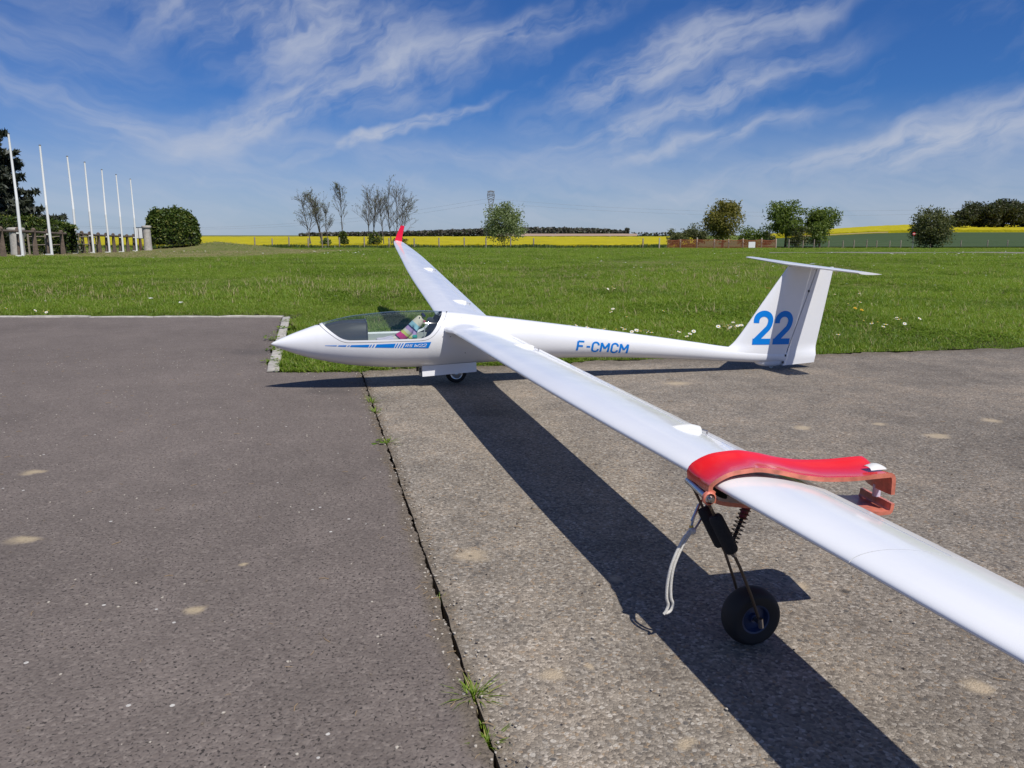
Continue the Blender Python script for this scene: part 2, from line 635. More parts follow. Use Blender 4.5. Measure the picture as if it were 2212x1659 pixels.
LTGREY = mat('pale grey lining', (.42, .44, .42), .6)
HINGE = mat('grey hinge tape', (.50, .52, .55), .5)
CORD = mat('white braided cord', (.62, .60, .55), .8, fn=vary((.62, .60, .55), .25, 400, .5, .001))
NYLON = mat('milky nylon', (.62, .60, .72), .4)
GLASS = glass_fn()
ASPH = mat('asphalt', fn=asphalt_fn)
CONC = mat('washed gravel concrete', fn=concrete_fn)
SOIL = mat('turf soil', fn=soil_fn)
KERB = mat('kerb concrete', (.4, .38, .34), .85, fn=vary((.40, .375, .33), .25, 14, .5, .004))
GRASS = leafmat('grass blade', (.145, .235, .022), (.265, .370, .048), .45, (.40, .39, .13), (.55, (.085, .160, .016), (.180, .270, .030)))
CLOVER = leafmat('clover leaf', (.075, .15, .014), (.17, .235, .028), .3)
DRY = leafmat('dry grass', (.34, .27, .13), (.45, .38, .22), .2)
PETAL = leafmat('daisy petal', (.75, .75, .74), (.82, .82, .80), .2)
YOLK = mat('flower yellow', (.80, .50, .02), .6)

# ------------------------------------------------------------------ terrain


def sstep(x, a, b):
    t = np.clip((np.asarray(x, float) - a) / (b - a), 0, 1)
    return t * t * (3 - 2 * t)


def hgt(x, y):
    """height of the turf"""
    x = np.asarray(x, float); y = np.asarray(y, float)
    z = -.012 + 0 * x
    z = z - .0105 * np.clip(y - 25, 0, 62) - .0105 * 2 * np.clip((y - 20) / 10, 0, 1) ** 2 * 0
    z = z + .03 * np.exp(-((y - 31) / 7) ** 2) * sstep(-x, 10, 17)
    z = z + .62 * np.exp(-((x + 20.5) / 3.6) ** 2 - ((y - 54) / 3.) ** 2)
    ratio = x / np.maximum(y, 1)
    t = sstep(ratio, .22, .53)
    z = z + t * .0225 * np.clip(y - 92, 0, 235) * (1 - .9 * sstep(y, 330, 900))
    z = z + .022 * np.sin(x * .9 + 1) * np.sin(y * .7) * sstep(y, 9, 14) * (1 - sstep(y, 70, 90))
    return z


def H(x, y):
    return float(hgt(x, y))


def build_ground():
    # graded sheet: fine near, coarse to the horizon
    ys = np.concatenate([[-60, -20, -5, 0, 2, 3, 4], np.arange(4.5, 30, .75), np.arange(30, 90, 2.), np.arange(92, 340, 8.), [380, 450, 560, 750, 1100, 1800, 3500, 8000]])
    us = np.concatenate([np.linspace(-1, -.25, 16)[:-1], np.linspace(-.25, .25, 8)[:-1], np.linspace(.25, 1, 16)])
    us = np.sign(us) * np.abs(us) ** 1.0
    G = []
    for y in ys:
        half = 14 + abs(y) * 1.25
        xs = us * half
        z = hgt(xs, np.full_like(xs, y))
        # ground is laid lower under the paving
        low = 1 - sstep(y, 9.0, 11.)
        z = z - .006 * low - .03 * (1 - float(sstep(y, 2.5, 3.9)))
        G.append(np.stack([xs, np.full_like(xs, y), z], -1))
    mb = MB().grid(G)
    o = mb.build('ground', SOIL, smooth=180)
    tag(o, kind='structure')


build_ground()

# paving outlines (counter-clockwise), metres
SEAM = lambda y: -.738 + .2525 * (3.807 - y)
KA, KB_ = Vector((-2.09, 7.116)), Vector((-1.34, 4.236))       # kerb running towards the grass
KD = (KB_ - KA).normalized(); KN = Vector((-KD.y, KD.x))        # KN points left of travel


def ragged(P, step, amp, seed):
    r = random.Random(seed); out = []
    for a, b in zip(P[:-1], P[1:]):
        a = Vector(a); b = Vector(b); L = (b - a).length; n = max(1, int(L / step))
        nn = Vector((-(b - a).y, (b - a).x)).normalized()
        for i in range(n):
            p = a.lerp(b, i / n)
            out.append(p + nn * r.uniform(-amp, amp) + nn * amp * .8 * math.sin(i * .61 + seed))
    out.append(Vector(P[-1]))
    return out


def slab(name, outline, top, thick, m, fine=None):
    """paving slab with an own edge face"""
    bm = bmesh.new()
    vs = [bm.verts.new((p.x, p.y, top)) for p in outline]
    f = bm.faces.new(vs)
    lo = [bm.verts.new((p.x, p.y, top - thick)) for p in outline]
    n = len(vs)
    for i in range(n):
        bm.faces.new((vs[i], lo[i], lo[(i + 1) % n], vs[(i + 1) % n]))
    bmesh.ops.triangulate(bm, faces=[f])
    bmesh.ops.recalc_face_normals(bm, faces=bm.faces)
    me = bpy.data.meshes.new(name); bm.to_mesh(me); bm.free()
    me.materials.append(m)
    o = bpy.data.objects.new(name, me); COL.objects.link(o)
    tag(o, kind='structure')
    return o


def poly2(P):
    return np.array([(p[0], p[1]) for p in P])


KL = KA - KN * -.0  # axis line of the kerb
kw = .033
# left side of kerb (asphalt side) has smaller x
side = KN if KN.x < 0 else -KN
seam_edge = ragged([(SEAM(-6), -6), (SEAM(.6), .6)], .5, .002, 1) + ragged([(SEAM(.6), .6), (SEAM(4.22), 4.22)], .012, .0030, 2)
asph = [Vector(p) for p in seam_edge] + ragged([(-.86, 4.232), (KB_ + side * kw + KD * .02)], .03, .008, 3)
asph += ragged([tuple(KB_ + side * (kw + .006)), tuple(KA + side * (kw + .006))], .05, .006, 4)
asph += [Vector((-2.14, 7.112)), Vector((-30, 7.132)), Vector((-30, -6))]
slab('asphalt_apron', asph, 0., .05, ASPH)
GAP = .008
conc = ragged([(SEAM(4.26) + GAP, 4.26), (SEAM(.6) + GAP, .6)], .05, .0015, 5) + [Vector((SEAM(-6) + GAP, -6)), Vector((22, -6)), Vector((22, 8.9))]
conc += ragged([(12, 6.9), (3.491, 5.195), (1.944, 4.884), (.841, 4.70), (.066, 4.50), (-.80, 4.30)], .04, .022, 6)
slab('concrete_apron', conc, -.003, .05, CONC)
A_POLY = poly2(asph); C_POLY = poly2(conc)


def inside(P, poly):
    x, y = P[:, 0], P[:, 1]
    r = np.zeros(len(P), bool)
    x0, y0 = poly[:, 0], poly[:, 1]; x1, y1 = np.roll(x0, -1), np.roll(y0, -1)
    for a, b, c, d in zip(x0, y0, x1, y1):
        if b == d: continue
        k = ((b > y) != (d > y))
        r ^= k & (x < (c - a) * (y - b) / (d - b) + a)
    return r


# kerb stones
def kerbs():
    root = empty('kerb', (KB_.x, KB_.y, 0)); tag(root, kind='structure')
    k = [0]

    def stone(a, b, w, top, seed):
        r = random.Random(seed)
        d = (b - a); L = d.length; d.normalize(); n = Vector((-d.y, d.x))
        mb = MB(); ch = .006
        V = []
        for i in range(7):
            f = i / 6
            p = a + d * (L * f) + n * r.uniform(-.0025, .0025)
            cut = .004 if i in (0, 6) else 0
            for (o_, z) in ((-w, -.05), (-w, top - ch - cut), (-w + ch, top - cut), (w - ch, top - cut), (w, top - ch - cut), (w, -.05)):
                q = p + n * o_
                V.append((q.x, q.y, z + r.uniform(-.0015, .0015)))
        F = []
        for i in range(6):
            for j in range(5):
                F.append((i*6+j, i*6+j+1, (i+1)*6+j+1, (i+1)*6+j))
        F.append(tuple(range(6))); F.append(tuple(36 + j for j in reversed(range(6))))
        mb.add(V, F)
        o = mb.build('edging_stone', KERB, smooth=40)
        o.parent = root
        o.matrix_parent_inverse = Matrix.Translation(root.location).inverted()
        k[0] += 1
    L = (KB_ - KA).length; n = 4
    for i in range(n):
        stone(KA + KD * (L * i / n + .003), KA + KD * (L * (i + 1) / n - .003), kw, .012 - .002 * (i % 2), 40 + i)
    x = -2.13
    i = 0
    while x > -8.2:
        stone(Vector((x, 7.145)), Vector((x - .594, 7.146 + .004 * math.sin(i))), .026, .016 - .003 * (i % 3), 60 + i)
        x -= .6; i += 1


kerbs()

# ------------------------------------------------------------------ the glider
YAW = R(13.9); BANK = .045
W0 = gnd(985, 826)
glider = empty('glider', W0, (BANK, 0, YAW))
tag(glider, 'long white sailplane with blue number 22 on its T-tail, parked on the apron', 'glider')

f_top = pchip([-.905, -.898, -.88, -.849, -.765, -.664, -.608, -.518, -.427, -.312, -.196, -.066, .041, .126, .285, .538, .72, 1.069, 1.348, 1.55, 1.75, 1.92],
              [.2335, .2395, .248, .262, .294, .327, .342, .36, .369, .377, .378, .372, .362, .349, .328, .292, .265, .212, .167, .134, .112, .098])
f_bot = pchip([-.905, -.898, -.88, -.835, -.749, -.661, -.527, -.39, -.297, -.179, .038, .235, .463, .67, .883, 1.073, 1.353, 1.526, 1.7, 1.92],
              [.2325, .2265, .217, .198, .167, .143, .117, .102, .096, .094, .101, .106, .112, .109, .101, .089, .067, .053, .040, .028])
f_w = pchip([-.905, -.898, -.88, -.85, -.76, -.66, -.52, -.39, -.2, -.05, .1, .3, .55, .75, 1.07, 1.35, 1.55, 1.75, 1.92],
            [.0005, .0065, .0155, .030, .060, .084, .109, .119, .121, .116, .107, .093, .081, .071, .057, .046, .039, .031, .022])
SE = 2.15


def sec(a):
    t, b = f_top(a), f_bot(a)
    return (t + b) / 2, (t - b) / 2, f_w(a)


def spt(a, th, off=0.):
    """point of the fuselage skin at station a, angle th from the top (th>0: near side, -y)"""
    zc, hh, ww = sec(a)
    c, s = np.cos(th), np.sin(th)
    return (a, -(ww + off) * np.sign(s) * np.abs(s) ** (2 / SE), zc + (hh + off) * np.sign(c) * np.abs(c) ** (2 / SE))


def th_of(a, n):
    zc, hh, ww = sec(a)
    q = float(np.clip((n - zc) / hh, -1, 1))
    c = np.sign(q) * abs(q) ** (SE / 2)
    return math.acos(c)


def skin_y(a, n, off=0.):
    zc, hh, ww = sec(a)
    q = min(1., abs((n - zc) / hh))
    return -(ww * (1 - q ** SE) ** (1 / SE) + off)


OUT = pchip([-.674, -.645, -.615, -.588, -.565, -.54, -.2, -.168, -.140, -.115, -.085, -.050], [.3245, .302, .279, .261, .251, .247, .2475, .251, .262, .284, .323, .3715])
INN = pchip([-.660, -.632, -.604, -.578, -.555, -.53, -.2, -.175, -.152, -.130, -.104, -.071], [.329, .307, .286, .269, .2605, .257, .2575, .262, .272, .292, .328, .3735])


def canopy_rows(a0, a1, f, n, lift, cols, lo=None):
    rows = []
    for a in np.linspace(a0, a1, n):
        b = min(float(f(a)), float(f_top(a)))
        tb = th_of(a, b)
        rows.append([spt(a, th, lift) for th in np.linspace(tb, -tb, cols)])
    return rows


# fuselage skin, open where the canopy sits
st = sorted(set(np.round(np.concatenate([-.905 + .06 * np.linspace(0, 1, 14) ** 2, np.linspace(-.845, -.69, 12), np.linspace(-.674, -.050, 105), np.linspace(-.04, 1.92, 90)]), 5)))
rows = []
for a in st:
    tb = 0.
    if -.6765 < a < -.048:
        tb = th_of(a, min(float(OUT(a)) - .0022, float(f_top(a))))
    rows.append([spt(a, th) for th in np.linspace(tb, 2 * math.pi - tb, 61)])
mb = MB().grid(np.array(rows))
mb.add(rows[-1][:-1], [tuple(range(60))])
fus = mb.build('fuselage', WHITE, glider, smooth=50, merge=1e-5)

# canopy frame and perspex
fr_rows = []
mb = MB()
aa = np.linspace(-.674, -.050, 130)
L1, L2 = [], []
for a in aa:
    tb = th_of(a, min(float(OUT(a)), float(f_top(a)) - 1e-5))
    if a < -.660 or a > -.071:
        ti = 0.
    else:
        ti = min(tb, th_of(a, min(float(INN(a)), float(f_top(a)))))
    lf = [spt(a, th, .0012) for th in np.linspace(tb, ti, 7)]
    L1.append(lf); L2.append([(p[0], -p[1], p[2]) for p in lf])
mb.grid(np.array(L1)); mb.grid(np.array(L2))
# inner return of the frame
for S in (L1, L2):
    A = [r_[-1] for r_ in S if True]
    Bq = [(p[0], p[1] * .90, p[2] - .010) for p in A]
    sel = [i for i, a in enumerate(aa) if -.655 < a < -.076]
    mb.grid(np.array([[A[i], Bq[i]] for i in sel]))
canopy = mb.build('canopy', WHITE, glider, smooth=50, merge=2e-5)
mb = MB().grid(np.array(canopy_rows(-.660, -.071, INN, 90, .0006, 41)))
mb.build('canopy_glass', GLASS, canopy, smooth=180)

# cockpit inside
mb = MB()
G = []
for a in np.linspace(-.66, -.07, 40):
    zc, hh, ww = sec(a)
    k = .93
    n0 = min(float(OUT(a)) - .004, float(f_top(a)) - .006)
    tb = th_of(a, n0)
    G.append([(a, spt(a, th)[1] * k, zc + (spt(a, th)[2] - zc) * k) for th in np.linspace(tb, 2 * math.pi - tb, 31)])
mb.grid(np.array(G))
mb.build('cockpit_lining', DARKGREY, glider, smooth=60)
mb = MB()
# side rails and cockpit floor tray
G = []
for a in np.linspace(-.45, -.13, 24):
    w = skin_y(a, .245) * -1
    G.append([(a, -w * .93, .250), (a, -w * .74, .252), (a, -w * .70, .222), (a, w * .70, .222), (a, w * .74, .252), (a, w * .93, .250)])
mb.grid(np.array(G))
mb.build('seat_tray', LTGREY, glider, smooth=30)
# instrument hood: a half barrel with a flat rear panel
mb = MB(); G = []
for a in np.linspace(-.648, -.452, 26):
    ti = th_of(a, .246)
    row = []
    for th in np.linspace(ti, -ti, 33):
        p = spt(a, th, -.010)
        row.append((a, p[1], min(p[2], .3345 + .001 * math.cos(th * 2)) - (.004 if abs(th) < .2 else 0)))
    G.append(row)
mb.grid(np.array(G))
last = G[-1]
mb.add(last + [(last[0][0], last[-1][1], .215), (last[0][0], last[0][1], .215)], [tuple(range(len(last) + 2))])
rim = [(p[0] + .002, p[1], p[2] + .0005) for p in last]
mb.tube(rim, .0035, 6)
mb.build('instrument_hood', HOOD, glider, smooth=40)
# bulkhead behind the seat with head rest
mb = MB(); G = []
for k in np.linspace(0, 1, 8):
    a = -.150 + .055 * k; n_ = .225 + .125 * k
    w = -skin_y(a, min(n_, float(f_top(a)) - .01)) * .9
    G.append([(a + .02 * math.cos(q) * 0 + .012 * (1 - abs(q)), w * q, n_) for q in np.linspace(-1, 1, 9)])
mb.grid(np.array(G))
mb.build('seat_bulkhead', DARKGREY, glider, smooth=60)
mb = MB().lathe([(0, -.03), (.014, -.028), (.018, -.015), (.018, .015), (.014, .028), (0, .03)], 14, 'Y', (-.128, 0, .325))
mb.build('head_rest', HOOD, glider, smooth=40)
for dy in (-.045, -.052):
    mb = MB().tube([(-.165, dy, .232), (-.168, dy, .27), (-.164, dy - .002, .305), (-.15, dy + .006, .325)], .0022, 6)
    mb.build('cable', WHITE2, glider, smooth=60)


# ---- wings
f_le = pchip([0, .5, 1.5, 2.1, 2.6, 3.0, 3.5, 3.85, 4.0, 4.05], [-.062, -.052, -.036, -.019, .002, .018, .038, .056, .070, .082])
f_te = pchip([0, .6, 1.5, 2.1, 2.6, 3.0, 3.5, 3.85, 4.05], [.252, .247, .241, .236, .231, .225, .204, .180, .160])
WING_Z, DIH, INC = .294, .052, R(6)


def foil(x, th=.135, cam=.028):
    x = np.asarray(x, float)
    yt = 5 * th * (.2969 * np.sqrt(x) - .126 * x - .3516 * x**2 + .2843 * x**3 - .1036 * x**4)
    p = .42
    yc = np.where(x < p, cam / p**2 * (2*p*x - x*x), cam / (1-p)**2 * ((1-2*p) + 2*p*x - x*x))
    return yc + yt, yc - yt


def wing_pt(s, x, y, sg):
    """s span, x chord fraction, y height fraction"""
    le, te = float(f_le(s)), float(f_te(s)); c = te - le
    root = 1 - float(sstep(s, .06, .30))
    c2 = c * (1 + .10 * root)
    y = y * (1 + .45 * root)
    X = x * c2 - .02 * root
    z = WING_Z + DIH * s + .02 * max(0, s - 3.0) ** 2 * .3
    return (le + X * math.cos(INC) + y * c2 * math.sin(INC), sg * s, z - X * math.sin(INC) + y * c2 * math.cos(INC) - .006 * root)


def section(x0, x1, n, closed_end=True):
    """closed loop of (x,y): upper from x1 to x0, lower from x0 to x1"""
    b = np.linspace(0, 1, n)
    xs = x0 + (x1 - x0) * (1 - np.cos(b * math.pi / 2)) if x0 == 0 else np.linspace(x0, x1, n)
    u, l = foil(xs)
    return [(x, y) for x, y in zip(xs[::-1], u[::-1])] + [(x, y) for x, y in zip(xs[1:] if x0 == 0 else xs, l[1:] if x0 == 0 else l)]


def span_part(name, ss, loop, sg, m, parent, caps=True, smooth=35):
    mb = MB()
    G = [[wing_pt(s, x, y, sg) for x, y in loop] for s in ss]
    mb.grid(np.array(G), wrap=True)
    n = len(loop)
    if caps:
        for r_ in (G[0], G[-1]):
            mb.add(r_, [tuple(range(n))])
    return mb.build(name, m, parent, smooth=smooth, merge=1e-6)


XH = .79
for sg in (-1, 1):
    full = section(0, 1, 26)
    cut = section(0, XH, 24)
    mbw = MB()
    # one wing body: full chord at the root, hinge cut-out further out
    def add_span(ss, loop):
        G = [[wing_pt(s, x, y, sg) for x, y in loop] for s in ss]
        mbw.grid(np.array(G), wrap=True); n = len(loop)
        mbw.add(G[0], [tuple(range(n))]); mbw.add(G[-1], [tuple(range(n))])
    add_span(np.concatenate([np.linspace(.05, .3, 12), np.linspace(.33, .42, 3)]), full)
    add_span(np.linspace(.4201, 3.018, 40), cut)
    wing = mbw.build('wing', WHITE, glider, smooth=35)
    flap = [(x, y) for x, y in section(XH + .030, 1, 8)]
    span_part('flap', np.linspace(.4215, 1.7025, 16), flap, sg, WHITE, wing)
    span_part('aileron', np.linspace(1.704, 3.0178, 16), flap, sg, WHITE, wing)
    # grey hinge tape lying in the gap
    u0, l0 = foil(XH - .002); u1, l1 = foil(XH + .032)
    strip = [(XH - .002, float(u0) - .0025), (XH + .032, float(u1) - .0025), (XH + .032, float(l1) + .003), (XH - .002, float(l0) + .003)]
    span_part('hinge_tape', np.linspace(.4205, 3.0179, 30), strip, sg, HINGE, wing)
    tip_s = np.concatenate([np.linspace(3.0198, 3.8, 14), np.linspace(3.83, 4.05, 12)])
    span_part('wing_tip_panel', tip_s, full, sg, WHITE, wing)
    # servo fairings on top, ahead of the hinge
    for s0, sc_ in (((.83, .82), (2.28, .82)) if sg < 0 else ((.68, .82), (2.07, .82))):
        mb = MB(); G = []
        for i, u in enumerate(np.linspace(0, 1, 15)):
            wid = .017 * min(1, (u * 1.9) ** .6) * sc_
            ht = .017 * min(1, (u * 1.5) ** .8) * sc_
            row = []
            for q in np.linspace(-1, 1, 11):
                x = XH - .30 + u * .285
                uu, _ = foil(x)
                base = wing_pt(s0 + q * wid * (1 if u < .95 else 1.05), x, float(uu), sg)
                prof = max(0., 1 - abs(q) ** 2.2) ** .5
                row.append((base[0], base[1], base[2] - .0015 + (ht + .0015) * prof))
            G.append(row)
        mb.grid(np.array(G))
        fa = mb.build('servo_fairing', WHITE2, wing, smooth=40)
        mb = MB()
        p = wing_pt(s0, XH - .03, float(foil(XH - .03)[0]), sg); q = wing_pt(s0, XH + .07, float(foil(XH + .07)[0]), sg)
        mb.tube([(p[0], p[1], p[2] + .007), (q[0], q[1], q[2] + .006)], .0016, 6)
        mb.box((q[0], q[1], q[2] + .003), (.004, .003, .010))
        mb.build('control_rod', STEEL, wing, smooth=40)
    # winglet
    mb = MB(); G = []
    base = wing_pt(4.035, 0, 0, sg)
    for u in np.linspace(0, 1, 9):
        c = .072 * (1 - u) + .036 * u
        x0 = base[0] + .004 + .070 * u ** 1.15; zz = base[2] + .004 + .148 * u; yy = base[1] + sg * (.006 + .035 * u + .012 * (1 - (1 - u) ** 2))
        loop = section(0, 1, 9)
        G.append([(x0 + x * c, yy + sg * (y - .02) * c * .8, zz - .12 * x * c) for x, y in loop])
    mb.grid(np.array(G), wrap=True); n = len(G[0])
    mb.add(G[-1], [tuple(range(n))]); mb.add(G[0], [tuple(range(n))])
    mb.build('winglet', REDW, wing, smooth=40, merge=1e-6)

# ---- fin, rudder, tailplane
f_fle = pchip([.085, .118, .140, .160, .185, .373, .585], [1.46, 1.525, 1.562, 1.585, 1.606, 1.738, 1.888])
f_fh = lambda n: 1.888 + (n - .022) * .318
f_fte = lambda n: 2.090 + (n - .023) * .150


def sym(x, th):
    return 5 * th * (.2969 * math.sqrt(max(x, 0)) - .126 * x - .3516 * x**2 + .2843 * x**3 - .1036 * x**4)


def fin_half(n, a):
    le, te = float(f_fle(n)), f_fte(n); c = te - le
    x = (a - le) / c
    th = .095
    fw = sym(min(max(x, 0), 1), th) * c
    tp_ = float(f_top(a))
    k = min(1., max(0., (tp_ + .034 - n) / .056)) ** 2
    wb = -skin_y(a, tp_ - .022)
    return fw + max(0., wb - fw - .0006) * k * min(1, max(0, x) * 10)


def fin_grid(ns, fa0, fa1, m=20, lead=True):
    G = []
    for n in ns:
        a0, a1 = fa0(n), fa1(n)
        k = np.linspace(0, 1, m)
        if lead: k = 1 - np.cos(k * math.pi / 2)
        A = a0 + (a1 - a0) * k
        G.append([(a, -fin_half(n, a), n) for a in A[::-1]] + [(a, fin_half(n, a), n) for a in (A[1:] if lead else A)])
    return G


mb = MB()
G = fin_grid(np.concatenate([np.linspace(.078, .17, 26), np.linspace(.18, .580, 26)]), lambda n: float(f_fle(n)), f_fh)
mb.grid(np.array(G), wrap=True)
mb.add(G[-1], [tuple(range(len(G[-1])))])
fin = mb.build('fin', WHITE, glider, smooth=40, merge=1e-6)
mb = MB()
ns = np.linspace(.022, .574, 24)
G = fin_grid(ns, lambda n: f_fh(n) + .006, f_fte, 10, False)
dfl = R(-3)
G = np.array(G)
for i, n in enumerate(ns):
    h0 = f_fh(n) + .006
    d = G[i, :, 0] - h0
    G[i, :, 1] = G[i, :, 1] + d * math.tan(dfl)
    # sloping lower edge
    G[i, :, 2] = G[i, :, 2] + (1 - sstep(n, .02, .2)) * (.014 * d / .19 - .006)
mb.grid(G, wrap=True)
mb.add(G[0], [tuple(range(G.shape[1]))]); mb.add(G[-1], [tuple(range(G.shape[1]))])
rud = mb.build('rudder', WHITE, fin, smooth=40)
for nn in (.035, .075, .44):
    MB().box((f_fh(nn) + .001, -fin_half(nn, f_fh(nn)) - .001, nn), (.010, .004, .012)).build('rudder_hinge', DARKGREY, fin)
mb = MB().tube([(1.785, 0, .459), (1.757, 0, .462)], .0022, 8)
mb.build('pitot_tube', BRASS, fin, smooth=40)

TPZ = .588
mb = MB(); G = []
hs = .53
spans = np.concatenate([-hs * (1 - .06 * np.linspace(0, 1, 5) ** 2)[0:1], np.linspace(-hs * .995, hs * .995, 41), [hs]])


def tp_pt(s, x, y):
    u = abs(s) / hs
    le = 1.858 + .070 * u + .05 * max(0, u - .9) ** 2 * 10 * .5
    te = 2.088 - .012 * u - .12 * max(0, u - .9) ** 2 * 5
    c = te - le
    return (le + x * c, s, TPZ - (x - .3) * c * math.sin(R(4.2)) + y * c)


def tp_part(name, x0, x1, spans, parent, n=14):
    mb = MB(); G = []
    for s in spans:
        k = np.linspace(0, 1, n)
        xs = x0 + (x1 - x0) * (1 - np.cos(k * math.pi / 2)) if x0 == 0 else np.linspace(x0, x1, n)
        up = [(x, sym(x, .095)) for x in xs[::-1]]; lo = [(x, -sym(x, .095)) for x in (xs[1:] if x0 == 0 else xs)]
        G.append([tp_pt(s, x, y) for x, y in up + lo])
    mb.grid(np.array(G), wrap=True)
    for g in (G[0], G[-1]): mb.add(g, [tuple(range(len(g)))])
    return mb.build(name, WHITE, parent, smooth=40, merge=1e-6)


tp = tp_part('tailplane', 0, .735, np.linspace(-hs, hs, 45), glider)
tp_part('elevator', .75, 1, np.linspace(-hs * .995, hs * .995, 31), tp, 6)
mb = MB()
G = [[(a, w * q, z) for q in np.linspace(-1, 1, 7)] for a, w, z in ((2.02, .004, .594), (2.05, .010, .5955), (2.10, .012, .590), (2.17, .008, .581))]
mb.grid(np.array(G)); mb.grid(np.array([[(p[0], p[1], p[2] - .010) for p in r_] for r_ in G]))
mb.build('tail_fairing', WHITE, glider, smooth=50)

# tail skid bulge and wheel
mb = MB(); G = []
for a in np.linspace(1.72, 1.925, 16):
    u = (a - 1.72) / .205
    dep = .024 * math.sin(math.pi * min(1, u ** .9)) ** .7
    w = .017 * math.sin(math.pi * min(1, max(0.02, u))) ** .5 + .004
    zb = float(f_bot(a))
    G.append([(a, w * math.sin(q), zb + .02 - (dep + .02) * max(0, math.cos(q)) ** .6) for q in np.linspace(-math.pi / 2, math.pi / 2, 11)])
mb.grid(np.array(G))
mb.build('tail_wheel_fairing', WHITE, glider, smooth=60)


def wheel(name, c, r, w, rim_r, mt, mr_, parent, rimname='rim'):
    mb = MB()
    prof = []
    for q in np.linspace(-1.25, 1.25, 15):
        prof.append((r - (r - rim_r) * .5 + (r - rim_r) * .5 * math.cos(q * 1.2), w / 2 * math.sin(q * 1.25)))
    prof = [(rim_r, -w * .42)] + prof + [(rim_r, w * .42)]
    mb.lathe(prof, 36, 'Y', c, closed=True)
    t = mb.build(name, mt, parent, smooth=40)
    mb = MB().lathe([(.0, -w * .30), (rim_r * .30, -w * .36), (rim_r * .35, -w * .22), (rim_r * .8, -w * .2), (rim_r * .9, -w * .40), (rim_r * 1.01, -w * .42),
                     (rim_r * 1.01, w * .42), (rim_r * .9, w * .40), (rim_r * .8, w * .2), (rim_r * .35, w * .22), (0, w * .3)], 30, 'Y', c)
    mb.build(rimname, mr_, t, smooth=30)
    return t


wheel('tail_wheel', (1.832, 0, .011), .0115, .012, .006, WHITE2, STEEL, glider)
wheel('main_wheel', (.0, 0, .055), .055, .046, .033, BLACKR, ALU, glider)
for sg in (-1, 1):
    mb = MB()
    G = []
    for a in np.linspace(-.182, .096, 8):
        top = float(f_bot(a)) + .012
        bot = .053 + (a + .182) / .278 * .014
        G.append([(a, sg * (.056 + .010 * q), top + (bot - top) * q) for q in np.linspace(0, 1, 5)])
    mb.grid(np.array(G)); mb.grid(np.array([[(p[0], p[1] + sg * -.003, p[2]) for p in r_] for r_ in G]))
    ga, gb = G[0], G[-1]
    for g_ in (ga, gb):
        mb.grid(np.array([g_, [(p[0], p[1] - sg * .003, p[2]) for p in g_]]))
    mb.grid(np.array([[r_[-1] for r_ in G], [(r_[-1][0], r_[-1][1] - sg * .003, r_[-1][2]) for r_ in G]]))
    mb.build('wheel_door', WHITE, glider, smooth=40)
mb = MB().box((-.192, -.056, .078), (.012, .004, .044)).box((-.192, .056, .078), (.012, .004, .044))
mb.box((-.140, 0, .085), (.006, .10, .030))
mb.build('wheel_bay_bracket', DARKGREY, glider)

# ---- lettering: flat strokes laid on the skin
GLYPH = {
    'F': [[(0, 0), (0, 1)], [(0, 1), (.56, 1)], [(0, .52), (.48, .52)]],
    '-': [[(.02, .48), (.36, .48)]],
    'C': [[(.58, .70)] + [(.30 + .28 * math.cos(q), .72 + .28 * math.sin(q)) for q in np.linspace(.35, math.pi, 9)]
          + [(.30 + .28 * math.cos(q), .28 + .28 * math.sin(q)) for q in np.linspace(math.pi, 2 * math.pi - .35, 9)] + [(.58, .30)]],
    'M': [[(0, 0), (0, 1)], [(0, 1), (.35, .38)], [(.35, .38), (.70, 1)], [(.70, 1), (.70, 0)]],
    '2': [[(.00, .66), (.00, .72)] + [(.29 + .29 * math.cos(q), .74 + .26 * math.sin(q)) for q in np.linspace(math.pi * .97, -.25, 15)]
          + [(.555, .60), (.50, .49), (.02, .03)], [(-.10, .0), (.66, .0)]],
    'A': [[(0, 0), (.12, .9)], [(.12, .9), (.5, .9)], [(.5, .9), (.42, 0)], [(.06, .38), (.46, .38)]],
    'S': [[(.60, .92), (.12, .92)], [(.12, .92), (.08, .5)], [(.08, .5), (.52, .5)], [(.52, .5), (.48, 0)], [(.48, 0), (0, 0)]],
    'W': [[(.02, 1), (.10, 0)], [(.10, 0), (.36, .7)], [(.36, .7), (.56, 0)], [(.56, 0), (.84, 1)]],
}


def stroke_mesh(mb, pts, hw, place, lift):
    """ribbon of half-width hw along pts"""
    P = [Vector(p) for p in pts]
    Q = []
    for a, b in zip(P[:-1], P[1:]):
        n = max(1, int((b - a).length / .08))
        Q += [a.lerp(b, i / n) for i in range(n)]
    Q.append(P[-1])
    L, Rr = [], []
    for i, p in enumerate(Q):
        d = Q[min(i + 1, len(Q) - 1)] - Q[max(i - 1, 0)]
        d.normalize(); nn = Vector((-d.y, d.x))
        L.append(p + nn * hw); Rr.append(p - nn * hw)
    cols = []
    for k in (0, .5, 1):
        cols.append([place(*(l.lerp(r_, k)), lift) for l, r_ in zip(L, Rr)])
    mb.grid(np.array(cols))


def letters(name, text, place, hw, adv, m, parent, ext=0.):
    x = 0.
    for ch in text:
        if ch == ' ':
            x += .35; continue
        mb = MB()
        for i, stv in enumerate(GLYPH[ch]):
            pts = [Vector(p) for p in stv]
            if len(pts) == 2:
                d = (pts[1] - pts[0]).normalized(); pts = [pts[0] - d * ext, pts[1] + d * ext]
            stroke_mesh(mb, [(p.x + x, p.y) for p in pts], hw, place, .0008 + .00012 * i)
        mb.build(name, m, parent)
        x += adv[ch]


